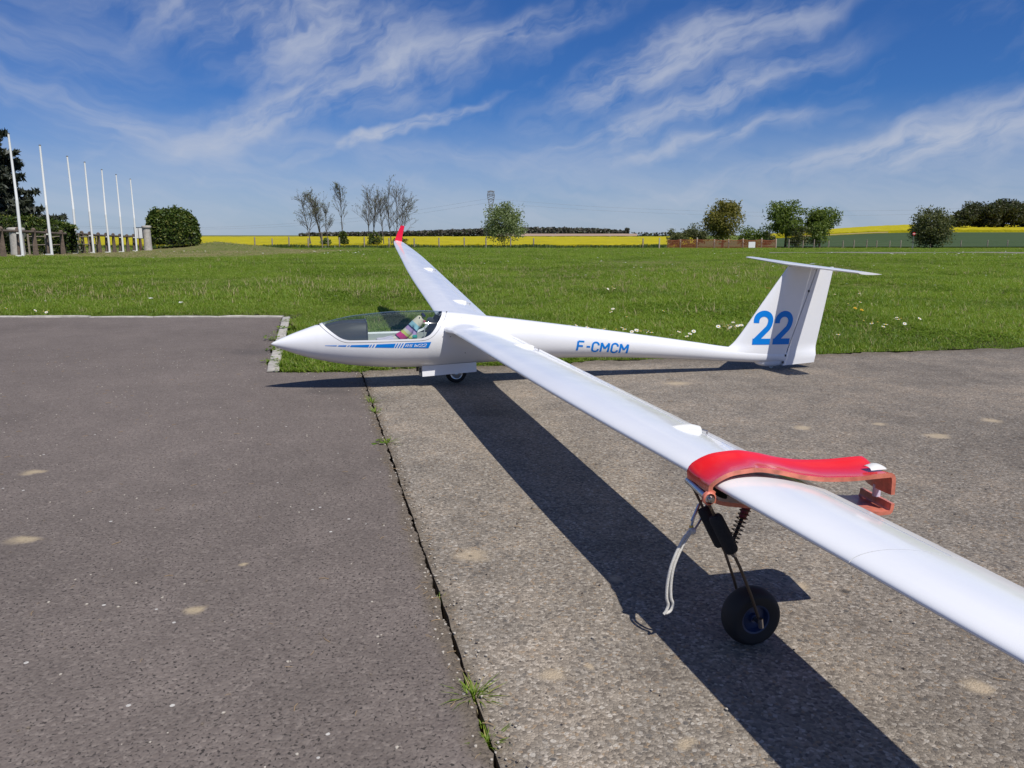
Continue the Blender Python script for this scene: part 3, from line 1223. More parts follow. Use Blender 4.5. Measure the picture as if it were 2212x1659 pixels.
def reg_place(u, v, lift):
    # registration on the tail boom; baseline falls with the boom
    a = .630 + u * .0605 + v * .006
    n = .1600 - (a - .63) * .103 + v * (.050 + 0 * u)
    return (a, skin_y(a, n, lift), n)


letters('registration_letter', 'F-CMCM', reg_place, .095, {'F': .80, '-': .56, 'C': .84, 'M': .98}, BLUE, fus, .0)


def num_place(u, v, lift):
    a = 1.699 + u * .146 + v * .010
    n = .163 - (a - 1.69) * .03 + v * .158
    return (a, -fin_half(n, a) - lift - .0004, n)


letters('number_decal', '22', num_place, .108, {'2': .88}, BLUE, fin, .0)


def cheat(u, v):
    """u 0..1 along the cheat line, v 0..1 from bottom to top"""
    a = -.652 + u * .503
    bot = .2312 - .0235 * u; top = .2328 + .0065 * u
    return a, bot + (top - bot) * v


def cheat_pt(u, v, lift):
    a, n = cheat(u, v)
    return (a, skin_y(a, n, lift), n)


segs = [(0, .106), (.118, .193), (.205, .212), (.216, .222), (.231, .405), (.411, .424), (.437, .450), (.466, .648), (.655, .668), (.681, .694), (.706, .719), (.733, .985)]
for u0, u1 in segs:
    mb = MB(); G = []
    for v in np.linspace(0, 1, 5):
        sl_ = .028 * (v - .0) * (.25 + u0)
        G.append([cheat_pt(u0 + (u1 - u0) * k + sl_ if u0 > 0 else u1 * k + sl_ * k, v, .0008) for k in np.linspace(0, 1, max(2, int((u1 - u0) * 60)))])
    mb.grid(np.array(G))
    mb.build('stripe_decal', BLUE, fus)


def type_place(u, v, lift):
    return cheat_pt(.758 + u * .0475 + v * .012, .25 + v * .48, lift + .0006)


letters('type_letter', 'AS W22', type_place, .07, {'A': .72, 'S': .74, 'W': .98, '2': .80}, DECALW, fus, .04)

# small screws on the skin
for a, n in ((-.085, .262), (-.045, .262), (.02, .345), (.03, .175)):
    MB().lathe([(0, -.0012), (.0022, -.001), (.0025, .001)], 8, 'Y', (a, skin_y(a, n), n)).build('screw', DARKGREY, fus)

# ------------------------------------------------------------------ rag doll pilot
doll = empty('doll', glider.matrix_basis @ Vector((-.285, 0, .235)), (BANK, 0, YAW))
doll.location = Matrix.Translation(W0) @ (Matrix.Rotation(YAW, 4, 'Z') @ Matrix.Rotation(BANK, 4, 'X')) @ Vector((-.285, -.012, .222))
tag(doll, 'small striped rag doll reclining under the glider canopy', 'doll')


def doll_body(t, b):
    x, y, z = t.sep(objco(t))
    # bands across the leaning torso
    k = t.m('ADD', t.m('MULTIPLY', x, .66), t.m('MULTIPLY', z, .75))
    nz = t.m('MULTIPLY', t.m('SUBTRACT', t.noise(objco(t), 60, 2, .5), .5), .006)
    c = t.ramp(t.m('MULTIPLY', t.m('ADD', t.m('ADD', k, nz), .02), 5.), [
        (.0, (.55, .50, .62)), (.10, (.60, .56, .50)), (.16, (.03, .03, .09)), (.19, (.55, .04, .20)), (.33, (.52, .55, .14)), (.40, (.62, .58, .48)),
        (.47, (.46, .32, .55)), (.56, (.03, .04, .13)), (.60, (.28, .50, .58)), (.72, (.66, .60, .47))], 'CONSTANT')
    t.set(b.inputs['Base Color'], c)
    b.inputs['Roughness'].default_value = .95
    t.set(b.inputs['Normal'], t.bump(t.noise(objco(t), 500, 2, .5), .4, .001))


DOLLM = mat('striped towelling', fn=doll_body)
me = bpy.data.meshes.new('body')
J = [(0, 0, .012), (.030, 0, .040), (.062, 0, .072), (.088, 0, .098), (.104, 0, .116), (.112, -.002, .128),   # pelvis..head
     (-.045, -.022, .020), (-.085, -.026, .012), (-.118, -.028, .012), (-.045, .022, .020), (-.085, .026, .012), (-.118, .028, .012),
     (.075, -.034, .066), (.065, -.046, .040), (.040, -.044, .022), (.075, .034, .066), (.065, .046, .040), (.040, .044, .022)]
E_ = [(0, 1), (1, 2), (2, 3), (3, 4), (4, 5), (0, 6), (6, 7), (7, 8), (0, 9), (9, 10), (10, 11), (3, 12), (12, 13), (13, 14), (3, 15), (15, 16), (16, 17)]
RAD = [.027, .029, .028, .024, .023, .020, .014, .012, .012, .014, .012, .012, .012, .012, .010, .012, .012, .010]
me.from_pydata(J, E_, [])
db = bpy.data.objects.new('body', me); COL.objects.link(db); db.parent = doll
sk = db.modifiers.new('skin', 'SKIN'); sk.use_smooth_shade = True
for i, v in enumerate(me.skin_vertices[0].data):
    v.radius = (RAD[i], RAD[i]); v.use_root = (i == 0)
su = db.modifiers.new('sub', 'SUBSURF'); su.levels = 2; su.render_levels = 2
me.materials.append(DOLLM)
HAIR = mat('navy wool', (.02, .025, .07), .95)
PINK = mat('pink felt', (.60, .10, .22), .9)
TEAL = mat('teal felt', (.03, .32, .28), .9)
mb = MB(); G = []
for q in np.linspace(-1.2, 1.2, 9):
    G.append([(.110 + .024 * math.cos(u) * .6 + .006, .024 * math.sin(q), .122 + .026 * math.sin(u) * math.cos(q)) for u in np.linspace(.5, 1.9, 7)])
mb.grid(np.array(G)); mb.build('hair', HAIR, doll, smooth=60)
mb = MB().lathe([(0, -.006), (.005, -.004), (.006, 0), (.004, .004), (0, .005)], 10, 'Y', (.122, -.021, .106)); mb.build('mouth', PINK, doll, smooth=60)
mb = MB().lathe([(0, -.003), (.003, -.002), (.003, .002), (0, .003)], 8, 'Y', (.098, -.0215, .127))
mb.build('eye', HAIR, doll, smooth=60)
mb = MB().lathe([(0, -.012), (.012, -.009), (.016, 0), (.012, .008), (0, .010)], 12, 'Y', (.066, -.046, .034)); mb.build('sleeve_cuff', TEAL, doll, smooth=60)

# ------------------------------------------------------------------ wing dolly clamped round the near wing
dolly = empty('wing_dolly', W0, (0, 0, YAW))
tag(dolly, 'red shell clamp round the near wing with a small black support wheel below', 'wing dolly')
UP = [(-.003, .298), (-.015, .304), (-.0145, .316), (.002, .331), (.038, .3425), (.078, .3445), (.12, .3375), (.177, .323), (.234, .3145), (.292, .312), (.340, .313), (.362, .313), (.371, .306), (.373, .290), (.373, .270)]
LO = [(-.006, .287), (.014, .2795), (.069, .2695), (.14, .259), (.22, .247), (.30, .237), (.35, .231), (.366, .231), (.373, .238), (.375, .252)]


def smooth_poly(P, n=60):
    P = np.array(P); d = np.concatenate([[0], np.cumsum(np.linalg.norm(np.diff(P, axis=0), axis=1))])
    t = np.linspace(0, d[-1], n)
    fx, fz = pchip(d, P[:, 0]), pchip(d, P[:, 1])
    return np.stack([fx(t), fz(t)], 1)


def shell(P, th, s_near, s_far, sgn, lip):
    Q = smooth_poly(P, 70)
    T = np.gradient(Q, axis=0); T /= np.linalg.norm(T, axis=1)[:, None]
    Nn = np.stack([-T[:, 1], T[:, 0]], 1) * sgn    # outward
    cols_s = [0, .10, .3, .55, .72, .84, .93, 1.]
    cols_o = [0, -.0015, -.003, -.002, .0005, .0040, .0062, .0070] if lip else [0, 0, 0, 0, 0, 0, 0, 0]
    outer, inner = [], []
    for i in range(len(Q)):
        ro, ri = [], []
        fade = min(1, i / 6)
        for f, o_ in zip(cols_s, cols_o):
            s = s_near + (s_far - s_near) * f
            po = Q[i] + Nn[i] * (o_ * fade); pi_ = Q[i] - Nn[i] * th + Nn[i] * (o_ * fade)
            ro.append((po[0] + .016 * f, s, po[1] - .005 * f)); ri.append((pi_[0] + .016 * f, s, pi_[1] - .005 * f))
        outer.append(ro); inner.append(ri)
    mb = MB()
    mb.grid(np.array(outer), 0)
    mb.grid(np.array(inner), 1)
    for j in (0, -1):
        mb.grid(np.array([[o[j] for o in outer], [o[j] for o in inner]]), 1 if j == 0 else 0)
    for i in (0, -1):
        mb.grid(np.array([outer[i], inner[i]]), 1)
    return mb


SN, SF = -2.705, -2.598
up = shell(UP, .0085, SN, SF, 1, True).build('upper_shell', [RED, TAN], dolly, smooth=50, merge=1e-6)
lo = shell(LO, .0075, SN, SF, -1, False).build('lower_shell', [RED, TAN], dolly, smooth=50, merge=1e-6)
# black foam lining under the wing
mb = MB()
G = [[(a, s, z) for s in (SN + .004, SF - .004)] for a, z in ((.003, .293), (.012, .287), (.05, .279), (.10, .272), (.15, .266))]
mb.grid(np.array(G)); G2 = [[(p[0], p[1], p[2] - .006) for p in r_] for r_ in G]; mb.grid(np.array(G2)); mb.grid(np.array([[r_[0] for r_ in G], [r_[0] for r_ in G2]]))
mb.build('foam_lining', FOAM, dolly, smooth=40)
# hinge tube across the leading edge
mb = MB().tube([(-.0165, SN - .004, .296), (-.012, SN + .03, .295), (.002, SF + .004, .292)], .0062, 12)
mb.build('hinge_tube', ALU, dolly, smooth=40)
mb = MB().lathe([(.0, -.009), (.005, -.008), (.0066, -.004), (.0066, .004), (.0, .006)], 14, 'Y', (-.0125, SN - .003, .2955))
mb.build('hinge_bolt', STEEL, dolly, smooth=40)
mb = MB().lathe([(.0095, -.004), (.0125, -.002), (.0125, .004), (.0095, .006)], 18, 'Y', (-.0125, SN, .2955), closed=True)
mb.build('hinge_eye', TAN, dolly, smooth=40)
# moulded white wedge and magnet at the rear lips
mb = MB()
G = []
for u in np.linspace(0, 1, 7):
    a = .335 + .034 * u
    h_ = .009 * math.sin(math.pi * (.12 + .8 * u)) ** .7
    G.append([(a, SN + .022 + .026 * q, .3125 + h_ * (1 - abs(2 * q - 1) ** 3) + .001) for q in np.linspace(0, 1, 7)])
mb.grid(np.array(G)); mb.build('rear_wedge', WHITE2, dolly, smooth=50)
mb = MB().lathe([(0, -.012), (.0075, -.012), (.0075, .012), (0, .012)], 14, 'Z', (.376, SN + .052, .262)); mb.build('rear_stop', NYLON, dolly, smooth=40)
# wheel, legs, foam grips
WC = Vector((.090, -2.695, .0555))
wh = wheel('wheel', tuple(WC), .0555, .046, .028, BLACKR, HUBBLUE, dolly)
for s_top, s_bot, far in ((SN + .012, WC.y - .033, 0), (SF - .012, WC.y + .033, 1)):
    top = Vector((-.0125 + .013 * far, s_top, .292)); bot = Vector((WC.x, s_bot, WC.z))
    kink = top.lerp(bot, .52) + Vector((.004, (-.006 if far else .0) + (s_bot - s_top) * .3, 0))
    pts = [top, top.lerp(kink, .5), kink, kink.lerp(bot, .5) + Vector((.002, 0, 0)), bot]
    mb = MB().tube(pts, .0028, 8)
    mb.build('leg', RUSTY, dolly, smooth=40)
    fa, fb = (.26, .80) if not far else (.36, .92)
    g0, g1 = pts[0].lerp(pts[2], fa), pts[0].lerp(pts[2], fb)
    d = (g1 - g0)
    prof = [(0., .004), (.0, .010), (.06, .0125), (.5, .0130), (.92, .0125), (.985, .010), (1., .005)]
    mb = MB().tube([g0 + d * f for f, _ in prof], [r_ for _, r_ in prof], 16)
    mb.build('foam_grip', FOAM, dolly, smooth=40)
    if not far:
        mb = MB().tube([g1, g1 + d.normalized() * .008], [.006, .004], 10); mb.build('ferrule', STEEL, dolly, smooth=40)
mb = MB().tube([(WC.x, WC.y - .038, WC.z), (WC.x, WC.y + .038, WC.z)], .0040, 10)
mb.tube([(WC.x - .003, WC.y - .037, WC.z + .012), (WC.x, WC.y - .037, WC.z - .006)], .0048, 8)
mb.build('axle', STEEL, dolly, smooth=40)
# sprung strut between the lower shell and the grips
sa, sb = Vector((.098, -2.655, .266)), Vector((.058, -2.668, .186))
mb = MB().tube([sa, sb], .0034, 8)
strut = mb.build('strut', FOAM, dolly, smooth=40)
mb = MB().tube([sa, sa.lerp(sb, .08), sa.lerp(sb, .42)], [.010, .0085, .0068], 14); mb.build('strut_sleeve', mat('dark red rubber', (.16, .008, .012), .5), strut, smooth=40)
dr = (sb - sa).normalized(); ua = dr.cross(Vector((0, 1, 0))).normalized(); ub = dr.cross(ua)
pts = []
for i in range(150):
    f = i / 149; q = f * 2 * math.pi * 10
    pts.append(sa.lerp(sb, .12 + .86 * f) + (ua * math.cos(q) + ub * math.sin(q)) * .0098)
mb = MB().tube(pts, .0011, 5); mb.build('spring', RUSTY, strut, smooth=60)


def dol(p):
    return Matrix.Translation(W0) @ (Matrix.Rotation(YAW, 4, 'Z') @ Vector(p))


# snap hook hooked on the far leg, and the cord hanging from it
hook = empty('snap_hook', dol((.020, -2.618, .246)), (0, 0, YAW)); tag(hook, 'small steel snap hook hanging from the thin dolly leg', 'snap hook')
pth = []
A0, A1 = Vector((.006, .0, .010)), Vector((-.026, -.020, -.034))
dv = (A1 - A0); dn = dv.normalized(); sd = dn.cross(Vector((0, 1, 0))).normalized()
for q in np.linspace(0, 2 * math.pi, 28, endpoint=False):
    pth.append(A0.lerp(A1, .5) + dn * (dv.length / 2 + .006) * math.cos(q) + sd * .0085 * math.sin(q) * (1 - .25 * math.cos(q)))
mb = MB().tube(pth, .0022, 8, closed=True); mb.build('hook_ring', STEEL, hook, smooth=60)
mb = MB().tube([A0.lerp(A1, .2) + sd * -.0085, A0.lerp(A1, .8) + sd * -.0085], .0030, 8); mb.build('gate', ALU, hook, smooth=60)
mb = MB().tube([A1 - dn * .004 + sd * -.006, A1 + dn * .006], .0042, 8); mb.build('swivel', BRASS, hook, smooth=60)
e0 = dol((.020 - .028, -2.640, .209))
cord = empty('cord_loop', e0, (0, 0, YAW)); tag(cord, 'doubled white braided cord hanging from the snap hook', 'cord')
mb = MB()
cp_ = [Vector(p) for p in ((0, 0, 0), (-.016, -.006, -.014), (-.034, -.010, -.044), (-.046, -.012, -.075), (-.050, -.012, -.110), (-.0485, -.012, -.140), (-.043, -.012, -.156), (-.049, -.013, -.170), (-.060, -.014, -.174))]
cp_ = [p * .88 for p in cp_]


def crv(P, n):
    P = [Vector(p) for p in P]; out = []
    for i in range(len(P) - 1):
        p0, p1, p2, p3 = P[max(i - 1, 0)], P[i], P[i + 1], P[min(i + 2, len(P) - 1)]
        for k in range(n):
            t = k / n
            out.append(.5 * ((2 * p1) + (-p0 + p2) * t + (2*p0 - 5*p1 + 4*p2 - p3) * t*t + (-p0 + 3*p1 - 3*p2 + p3) * t**3))
    out.append(P[-1]); return out


a_side = crv(cp_, 6)
b_side = crv([p + Vector((-.0065 - .004 * max(0, (i - 3) / 3) * (1 if i < 7 else .6), -.001, .0005)) for i, p in enumerate(cp_)][:-1] + [cp_[-1] + Vector((-.004, 0, -.001))], 6)
mb.tube(a_side, .0029, 8); mb.tube(b_side, .0029, 8)
mb.build('cord', CORD, cord, smooth=60)
mb = MB().lathe([(0, -.006), (.006, -.005), (.0075, 0), (.006, .005), (0, .006)], 12, 'X', (0, 0, 0)); mb.build('knot', CORD, cord, smooth=60)


# ------------------------------------------------------------------ grass
def blade(r, h, w, lean, az, base=(0, 0)):
    """bent ribbon: returns list of polygons (quads, 4 verts)"""
    d = np.array([math.cos(az), math.sin(az), 0]); sd = np.array([-d[1], d[0], 0])
    P = []
    for t in (0, .4, .75, 1.):
        P.append(np.array([base[0], base[1], 0]) + d * lean * h * t ** 1.8 + np.array([0, 0, h * (t - .25 * lean * t * t)]))
    W = [w, w * .9, w * .6, w * .08]
    q = []
    for i in range(3):
        q.append([P[i] - sd * W[i] / 2, P[i] + sd * W[i] / 2, P[i + 1] + sd * W[i + 1] / 2, P[i + 1] - sd * W[i + 1] / 2])
    return q


def merged(V):
    """join blade quads so each blade is one island"""
    return V


PROTO = bpy.data.collections.new('grass tufts')


def proto(name, polys, m):
    V = np.array(polys)
    me = bpy.data.meshes.new(name)
    vv = V.reshape(-1, 3)
    me.from_pydata([tuple(p) for p in vv], [], [tuple(range(4 * i, 4 * i + 4)) for i in range(len(V))])
    bm = bmesh.new(); bm.from_mesh(me); bmesh.ops.remove_doubles(bm, verts=bm.verts, dist=1e-5); bm.to_mesh(me); bm.free()
    me.materials.append(m)
    o = bpy.data.objects.new(name, me)
    PROTO.objects.link(o)
    return o


for k in range(6):
    r = random.Random(100 + k); q = []
    for i in range(26):
        rr = .045 * math.sqrt(r.random()); aa_ = r.uniform(0, 6.28)
        q += blade(r, r.uniform(.028, .062), r.uniform(.0026, .0048), r.uniform(.3, 1.4), r.uniform(0, 6.28), (rr * math.cos(aa_), rr * math.sin(aa_)))
    proto('tuft_%d' % k, q, GRASS)
for k in range(2):      # clover and broad leaves
    r = random.Random(200 + k); q = []
    for i in range(22):
        rr = .05 * math.sqrt(r.random()); aa_ = r.uniform(0, 6.28); cx, cy = rr * math.cos(aa_), rr * math.sin(aa_)
        z = r.uniform(.010, .034); s_ = r.uniform(.005, .010); az = r.uniform(0, 6.28); tl = r.uniform(-.5, .5)
        u = np.array([math.cos(az), math.sin(az), tl]) * s_; v = np.array([-math.sin(az), math.cos(az), r.uniform(-.4, .4)]) * s_ * .8
        c = np.array([cx, cy, z])
        q.append([c - u, c - v, c + u, c + v])
    proto('tuft_%d' % (6 + k), q, CLOVER)
r = random.Random(5); q = []
for i in range(9):
    rr = .04 * math.sqrt(r.random()); aa_ = r.uniform(0, 6.28)
    q += blade(r, r.uniform(.04, .10), .003, r.uniform(.2, .9), r.uniform(0, 6.28), (rr * math.cos(aa_), rr * math.sin(aa_)))
proto('tuft_8', q, DRY)


def scatter(name, P, idx, scl, coll, label, cat, thick=None):
    """point cloud instanced with geometry nodes"""
    k = len(P)
    me = bpy.data.meshes.new(name)
    me.vertices.add(k); me.vertices.foreach_set('co', np.asarray(P, np.float32).reshape(-1))
    for nm, ty, arr in (('idx', 'INT', idx.astype(np.int32)), ('scl', 'FLOAT', scl.astype(np.float32)), ('rot', 'FLOAT', RNG.uniform(0, 6.283, k).astype(np.float32))):
        at_ = me.attributes.new(nm, ty, 'POINT'); at_.data.foreach_set('value', arr)
    o = bpy.data.objects.new(name, me); COL.objects.link(o)
    ng = bpy.data.node_groups.new(name, 'GeometryNodeTree')
    ng.interface.new_socket('Geometry', in_out='INPUT', socket_type='NodeSocketGeometry')
    ng.interface.new_socket('Geometry', in_out='OUTPUT', socket_type='NodeSocketGeometry')
    N, Lk = ng.nodes, ng.links
    gi, go = N.new('NodeGroupInput'), N.new('NodeGroupOutput')
    ip = N.new('GeometryNodeInstanceOnPoints')
    ci = N.new('GeometryNodeCollectionInfo'); ci.inputs[0].default_value = coll
    ci.inputs['Separate Children'].default_value = True; ci.inputs['Reset Children'].default_value = True
    Lk.new(gi.outputs[0], ip.inputs['Points']); Lk.new(ci.outputs[0], ip.inputs['Instance'])
    ip.inputs['Pick Instance'].default_value = True

    def named(nm, ty):
        a = N.new('GeometryNodeInputNamedAttribute'); a.data_type = ty; a.inputs[0].default_value = nm
        return a.outputs[0]
    Lk.new(named('idx', 'INT'), ip.inputs['Instance Index'])
    cx = N.new('ShaderNodeCombineXYZ'); Lk.new(named('rot', 'FLOAT'), cx.inputs[2])
    Lk.new(cx.outputs[0], ip.inputs['Rotation'])
    Lk.new(named('scl', 'FLOAT'), ip.inputs['Scale'])
    Lk.new(ip.outputs[0], go.inputs[0])
    md = o.modifiers.new('scatter', 'NODES'); md.node_group = ng
    tag(o, label, cat, kind='stuff')
    return o


def field_pts(y0, y1, dens, over=.95):
    n = int(.5 * (2 * over) * (y1**2 - y0**2) * dens)
    y = np.sqrt(RNG.uniform(y0**2, y1**2, n)); x = RNG.uniform(-over, over, n) * y
    return np.stack([x, y], 1)


def lumpy(P, sc_, seed):
    r = np.random.default_rng(seed); v = np.zeros(len(P))
    for k in range(7):
        a = r.uniform(0, 6.28); f = sc_ * r.uniform(.5, 2.2); ph = r.uniform(0, 6.28)
        v += np.sin((P[:, 0] * math.cos(a) + P[:, 1] * math.sin(a)) * f + ph)
    return v / 7 * 1.9


Ps, Ss, Is = [], [], []
KP = np.array([(KA.x - .10 * 0, KA.y)])
for (y0, y1, dn, s0) in ((4.2, 9., 640, 1.0), (9., 20., 200, 1.2), (20., 40., 60, 1.45), (40., 82., 16, 1.9)):
    P = field_pts(y0, y1, dn)
    if y0 < 20:
        j = RNG.normal(0, .008, P.shape)
        k = ~(inside(P + j, A_POLY) | inside(P + j, C_POLY))
        # leave the kerb stones clear
        dk = np.abs((P[:, 0] - KA.x) * KN.x + (P[:, 1] - KA.y) * KN.y)
        al = (P[:, 0] - KA.x) * KD.x + (P[:, 1] - KA.y) * KD.y
        k &= ~((dk < .045) & (al > -.05) & (al < 3.0))
        k &= ~((np.abs(P[:, 1] - 7.145) < .04) & (P[:, 0] < -2.05))
        P = P[k]
    l1 = lumpy(P, 1.1, 1); l2 = lumpy(P, .28, 2)
    s = s0 * np.clip(1 + .30 * l1 + .15 * l2, .45, 1.7) * RNG.uniform(.75, 1.3, len(P))
    # short trampled edge near the paving
    edge = np.minimum(1, np.abs(P[:, 1] - (4.5 + .21 * np.clip(P[:, 0], -1, 30))) / .5)
    edge2 = np.where(P[:, 0] < -2.0, np.clip((P[:, 1] - 7.1) / .6, .5, 1), 1)
    s = s * (.62 + .38 * np.clip(edge, 0, 1)) * edge2
    idx = RNG.integers(0, 6, len(P))
    u = RNG.random(len(P))
    clv = (lumpy(P, .8, 4) > .45) & (u < .75) | (u < .08)
    idx = np.where(clv & (P[:, 1] < 22), RNG.integers(6, 8, len(P)), idx)
    dryp = (u > .988) | ((lumpy(P, .22, 9) > .7) & (u > .93))
    leftz = (P[:, 0] < -10) & (P[:, 1] + 1.2 * lumpy(P, .5, 7) > 26) & (P[:, 1] < 62)
    leftdry = leftz & (u > .35)
    idx = np.where(dryp | leftdry, 8, idx)
    s = np.where(leftz, s * .5, s)
    s = np.where((P[:, 1] > 36.5) & (P[:, 1] < 41.8) & (P[:, 0] / P[:, 1] > .28), s * .22, s)
    z = hgt(P[:, 0], P[:, 1]) - .012
    Ps.append(np.concatenate([P, z[:, None]], 1)); Ss.append(s); Is.append(idx)
PQ = np.stack([RNG.uniform(-2.1, .4, 5200), RNG.uniform(4.22, 5.6, 5200)], 1)
PQ = PQ[~(inside(PQ, A_POLY) | inside(PQ, C_POLY))]
dk = np.abs((PQ[:, 0] - KA.x) * KN.x + (PQ[:, 1] - KA.y) * KN.y); PQ = PQ[(dk > .04) & ((PQ[:, 0] - KA.x) * side.x + (PQ[:, 1] - KA.y) * side.y < 0)]
Ps.append(np.concatenate([PQ, np.full((len(PQ), 1), -.014)], 1)); Ss.append(RNG.uniform(.6, 1.0, len(PQ))); Is.append(np.where(RNG.random(len(PQ)) < .55, RNG.integers(6, 8, len(PQ)), RNG.integers(0, 6, len(PQ))))
scatter('grass', np.concatenate(Ps), np.concatenate(Is), np.concatenate(Ss), PROTO, 'green grass of the airfield beyond the aprons', 'grass')


# daisies one can pick out near the glider
def daisy_proto():
    mb = MB()
    for i in range(13):
        a = i / 13 * 6.283; d = Vector((math.cos(a), math.sin(a), 0)); s_ = Vector((-d.y, d.x, 0))
        mb.add([d * .003, d * .009 + s_ * .0024 + Vector((0, 0, .001)), d * .0125 + Vector((0, 0, .0005)), d * .009 - s_ * .0024 + Vector((0, 0, .001))], [(0, 1, 2, 3)])
    fl = mb.build('petals', PETAL)
    mb = MB().lathe([(.0042, 0), (.0036, .0020), (.0015, .0032), (0, .0035)], 8, 'Z'); ce = mb.build('centre', YOLK, smooth=60)
    mb = MB().tube([(0, 0, -.085), (.003, 0, -.035), (0, 0, 0)], .0011, 4); stm = mb.build('stem', CLOVER)
    return [fl, ce, stm]


DP = daisy_proto()
Z2 = lambda x, y: ((1900 + x / 2.011) * .54, (1150 + y / 2.011) * .54)
Z3 = lambda x, y: ((2800 + x / 2.458) * .54, (950 + y / 2.458) * .54)
boom = [Z2(*p) for p in [(905, 335), (1038, 345), (1135, 342), (1185, 337), (1205, 350), (1175, 375), (1195, 380), (1215, 372), (1262, 362), (1280, 355), (1300, 355), (1325, 365), (1335, 352), (1368, 347), (1390, 370), (1420, 370), (1360, 398), (1580, 390), (1640, 368), (1730, 375), (1760, 355), (1705, 403), (815, 307), (765, 318)]]
lawn = [Z2(*p) for p in [(1220, 247), (1110, 173), (1515, 195), (1095, 200)]]
far4 = [Z2(*p) for p in [(1055, 12), (1070, 18), (1105, 3), (1130, 8), (1045, 8), (1120, 14)]]
finf = [Z3(*p) for p in [(180, 878), (208, 868), (235, 878), (200, 905), (275, 875), (290, 872), (300, 885), (322, 880), (325, 850), (345, 885), (370, 880), (405, 875)]]
rgt = [Z3(*p) for p in [(1325, 568), (1455, 660), (1465, 668), (1525, 660), (1575, 645), (1565, 562), (1610, 832), (1688, 855), (1745, 838), (1825, 868), (1803, 880), (1910, 808), (1935, 790), (1975, 803), (1950, 820), (2012, 860), (1360, 962), (1890, 625), (2160, 800), (1690, 848)]]
kerbd = [(13, 666), (77, 678), (95, 676), (105, 680), (100, 675)]
first = [True]
for pts, lab in ((boom, 'small white daisy in the grass just behind the tail boom'), (lawn, 'single white daisy further out on the lawn behind the tail boom'),
                 (far4, 'small white daisy in the little cluster on the lawn far behind the boom'),
                 (finf, 'small white daisy in the clump just in front of the tail fin'), (rgt, 'small white daisy in the grass right of the rudder'),
                 (kerbd, 'small white daisy behind the kerb at the left edge')):
    for (px_, py_) in pts:
        r = random.Random(int(px_ * 7 + py_))
        g = gnd(px_, py_, .085) if pts is not kerbd else at(px_, py_, r.uniform(7.3, 7.5))
        e = empty('daisy', (g.x, g.y, (.085 + r.uniform(0, .012)) if pts is not kerbd else max(g.z, .03)), (r.uniform(-.5, .5) - .25, r.uniform(-.4, .4), r.uniform(0, 6)))
        e.scale = (r.uniform(1.1, 1.5),) * 3
        tag(e, lab, 'daisy', 'daisies in the grass')
        for p_ in DP:
            if first[0]:
                p_.parent = e
            else:
                c_ = p_.copy(); COL.objects.link(c_); c_.parent = e
        first[0] = False
# two dandelions
for (px_, py_), lab in ((Z3(1525, 697), 'left one of two yellow dandelions right of the rudder'), (Z3(1590, 715), 'right one of two yellow dandelions right of the rudder')):
    g = gnd(px_, py_, .06)
    e = empty('dandelion', (g.x, g.y, .06), (.4, .2, 0)); tag(e, lab, 'dandelion', 'dandelions')
    mb = MB()
    for rg, n, rr, zz in ((0, 16, .019, .002), (1, 12, .013, .006), (2, 7, .007, .008)):
        for i in range(n):
            a = (i + .5 * rg) / n * 6.283; d = Vector((math.cos(a), math.sin(a), 0)); s_ = Vector((-d.y, d.x, 0))
            mb.add([Vector((0, 0, zz)), d * rr * .7 + s_ * .003 + Vector((0, 0, zz + .002)), d * rr + Vector((0, 0, zz)), d * rr * .7 - s_ * .003 + Vector((0, 0, zz + .002))], [(0, 1, 2, 3)])
    mb.build('petals', YOLK, e)
    MB().tube([(0, 0, -.08), (.004, 0, -.03), (0, 0, 0)], .0018, 5).build('stem', CLOVER, e)

# far daisies: a haze of white specks
DC = bpy.data.collections.new('far daisies')
qd = []
for i in range(5):
    a0 = i * 1.3; cx, cy = .03 * math.cos(a0) * (i > 0), .03 * math.sin(a0) * (i > 0)
    u = np.array([.013, 0, .004]); v = np.array([0, .010, .009]); c = np.array([cx, cy, .075])
    qd.append([c - u, c - v, c + u, c + v])
me = bpy.data.meshes.new('speck'); me.from_pydata([tuple(p) for q_ in qd for p in q_], [], [tuple(range(4 * i, 4 * i + 4)) for i in range(5)]); me.materials.append(PETAL)
DC.objects.link(bpy.data.objects.new('speck', me))
P = np.concatenate([field_pts(8, 45, .8)])
P = P[(lumpy(P, .35, 12) > .25)]
Q = np.stack([RNG.uniform(-26, -13, 420), 0 * np.arange(420.)], 1); Q[:, 1] = -Q[:, 0] * 1.36 + RNG.normal(-.6, .7, 420); Q = Q[lumpy(Q, .9, 3) > -.1]
P = np.concatenate([P, Q]); P = P[(P[:, 1] > 8)]
scatter('daisies', np.concatenate([P, hgt(P[:, 0], P[:, 1])[:, None]], 1), np.zeros(len(P)), RNG.uniform(.4, .9, len(P)) * np.clip(P[:, 1] / 30, .7, 1.3), DC, 'white daisies speckling the lawn and the flagpole border', 'daisies')


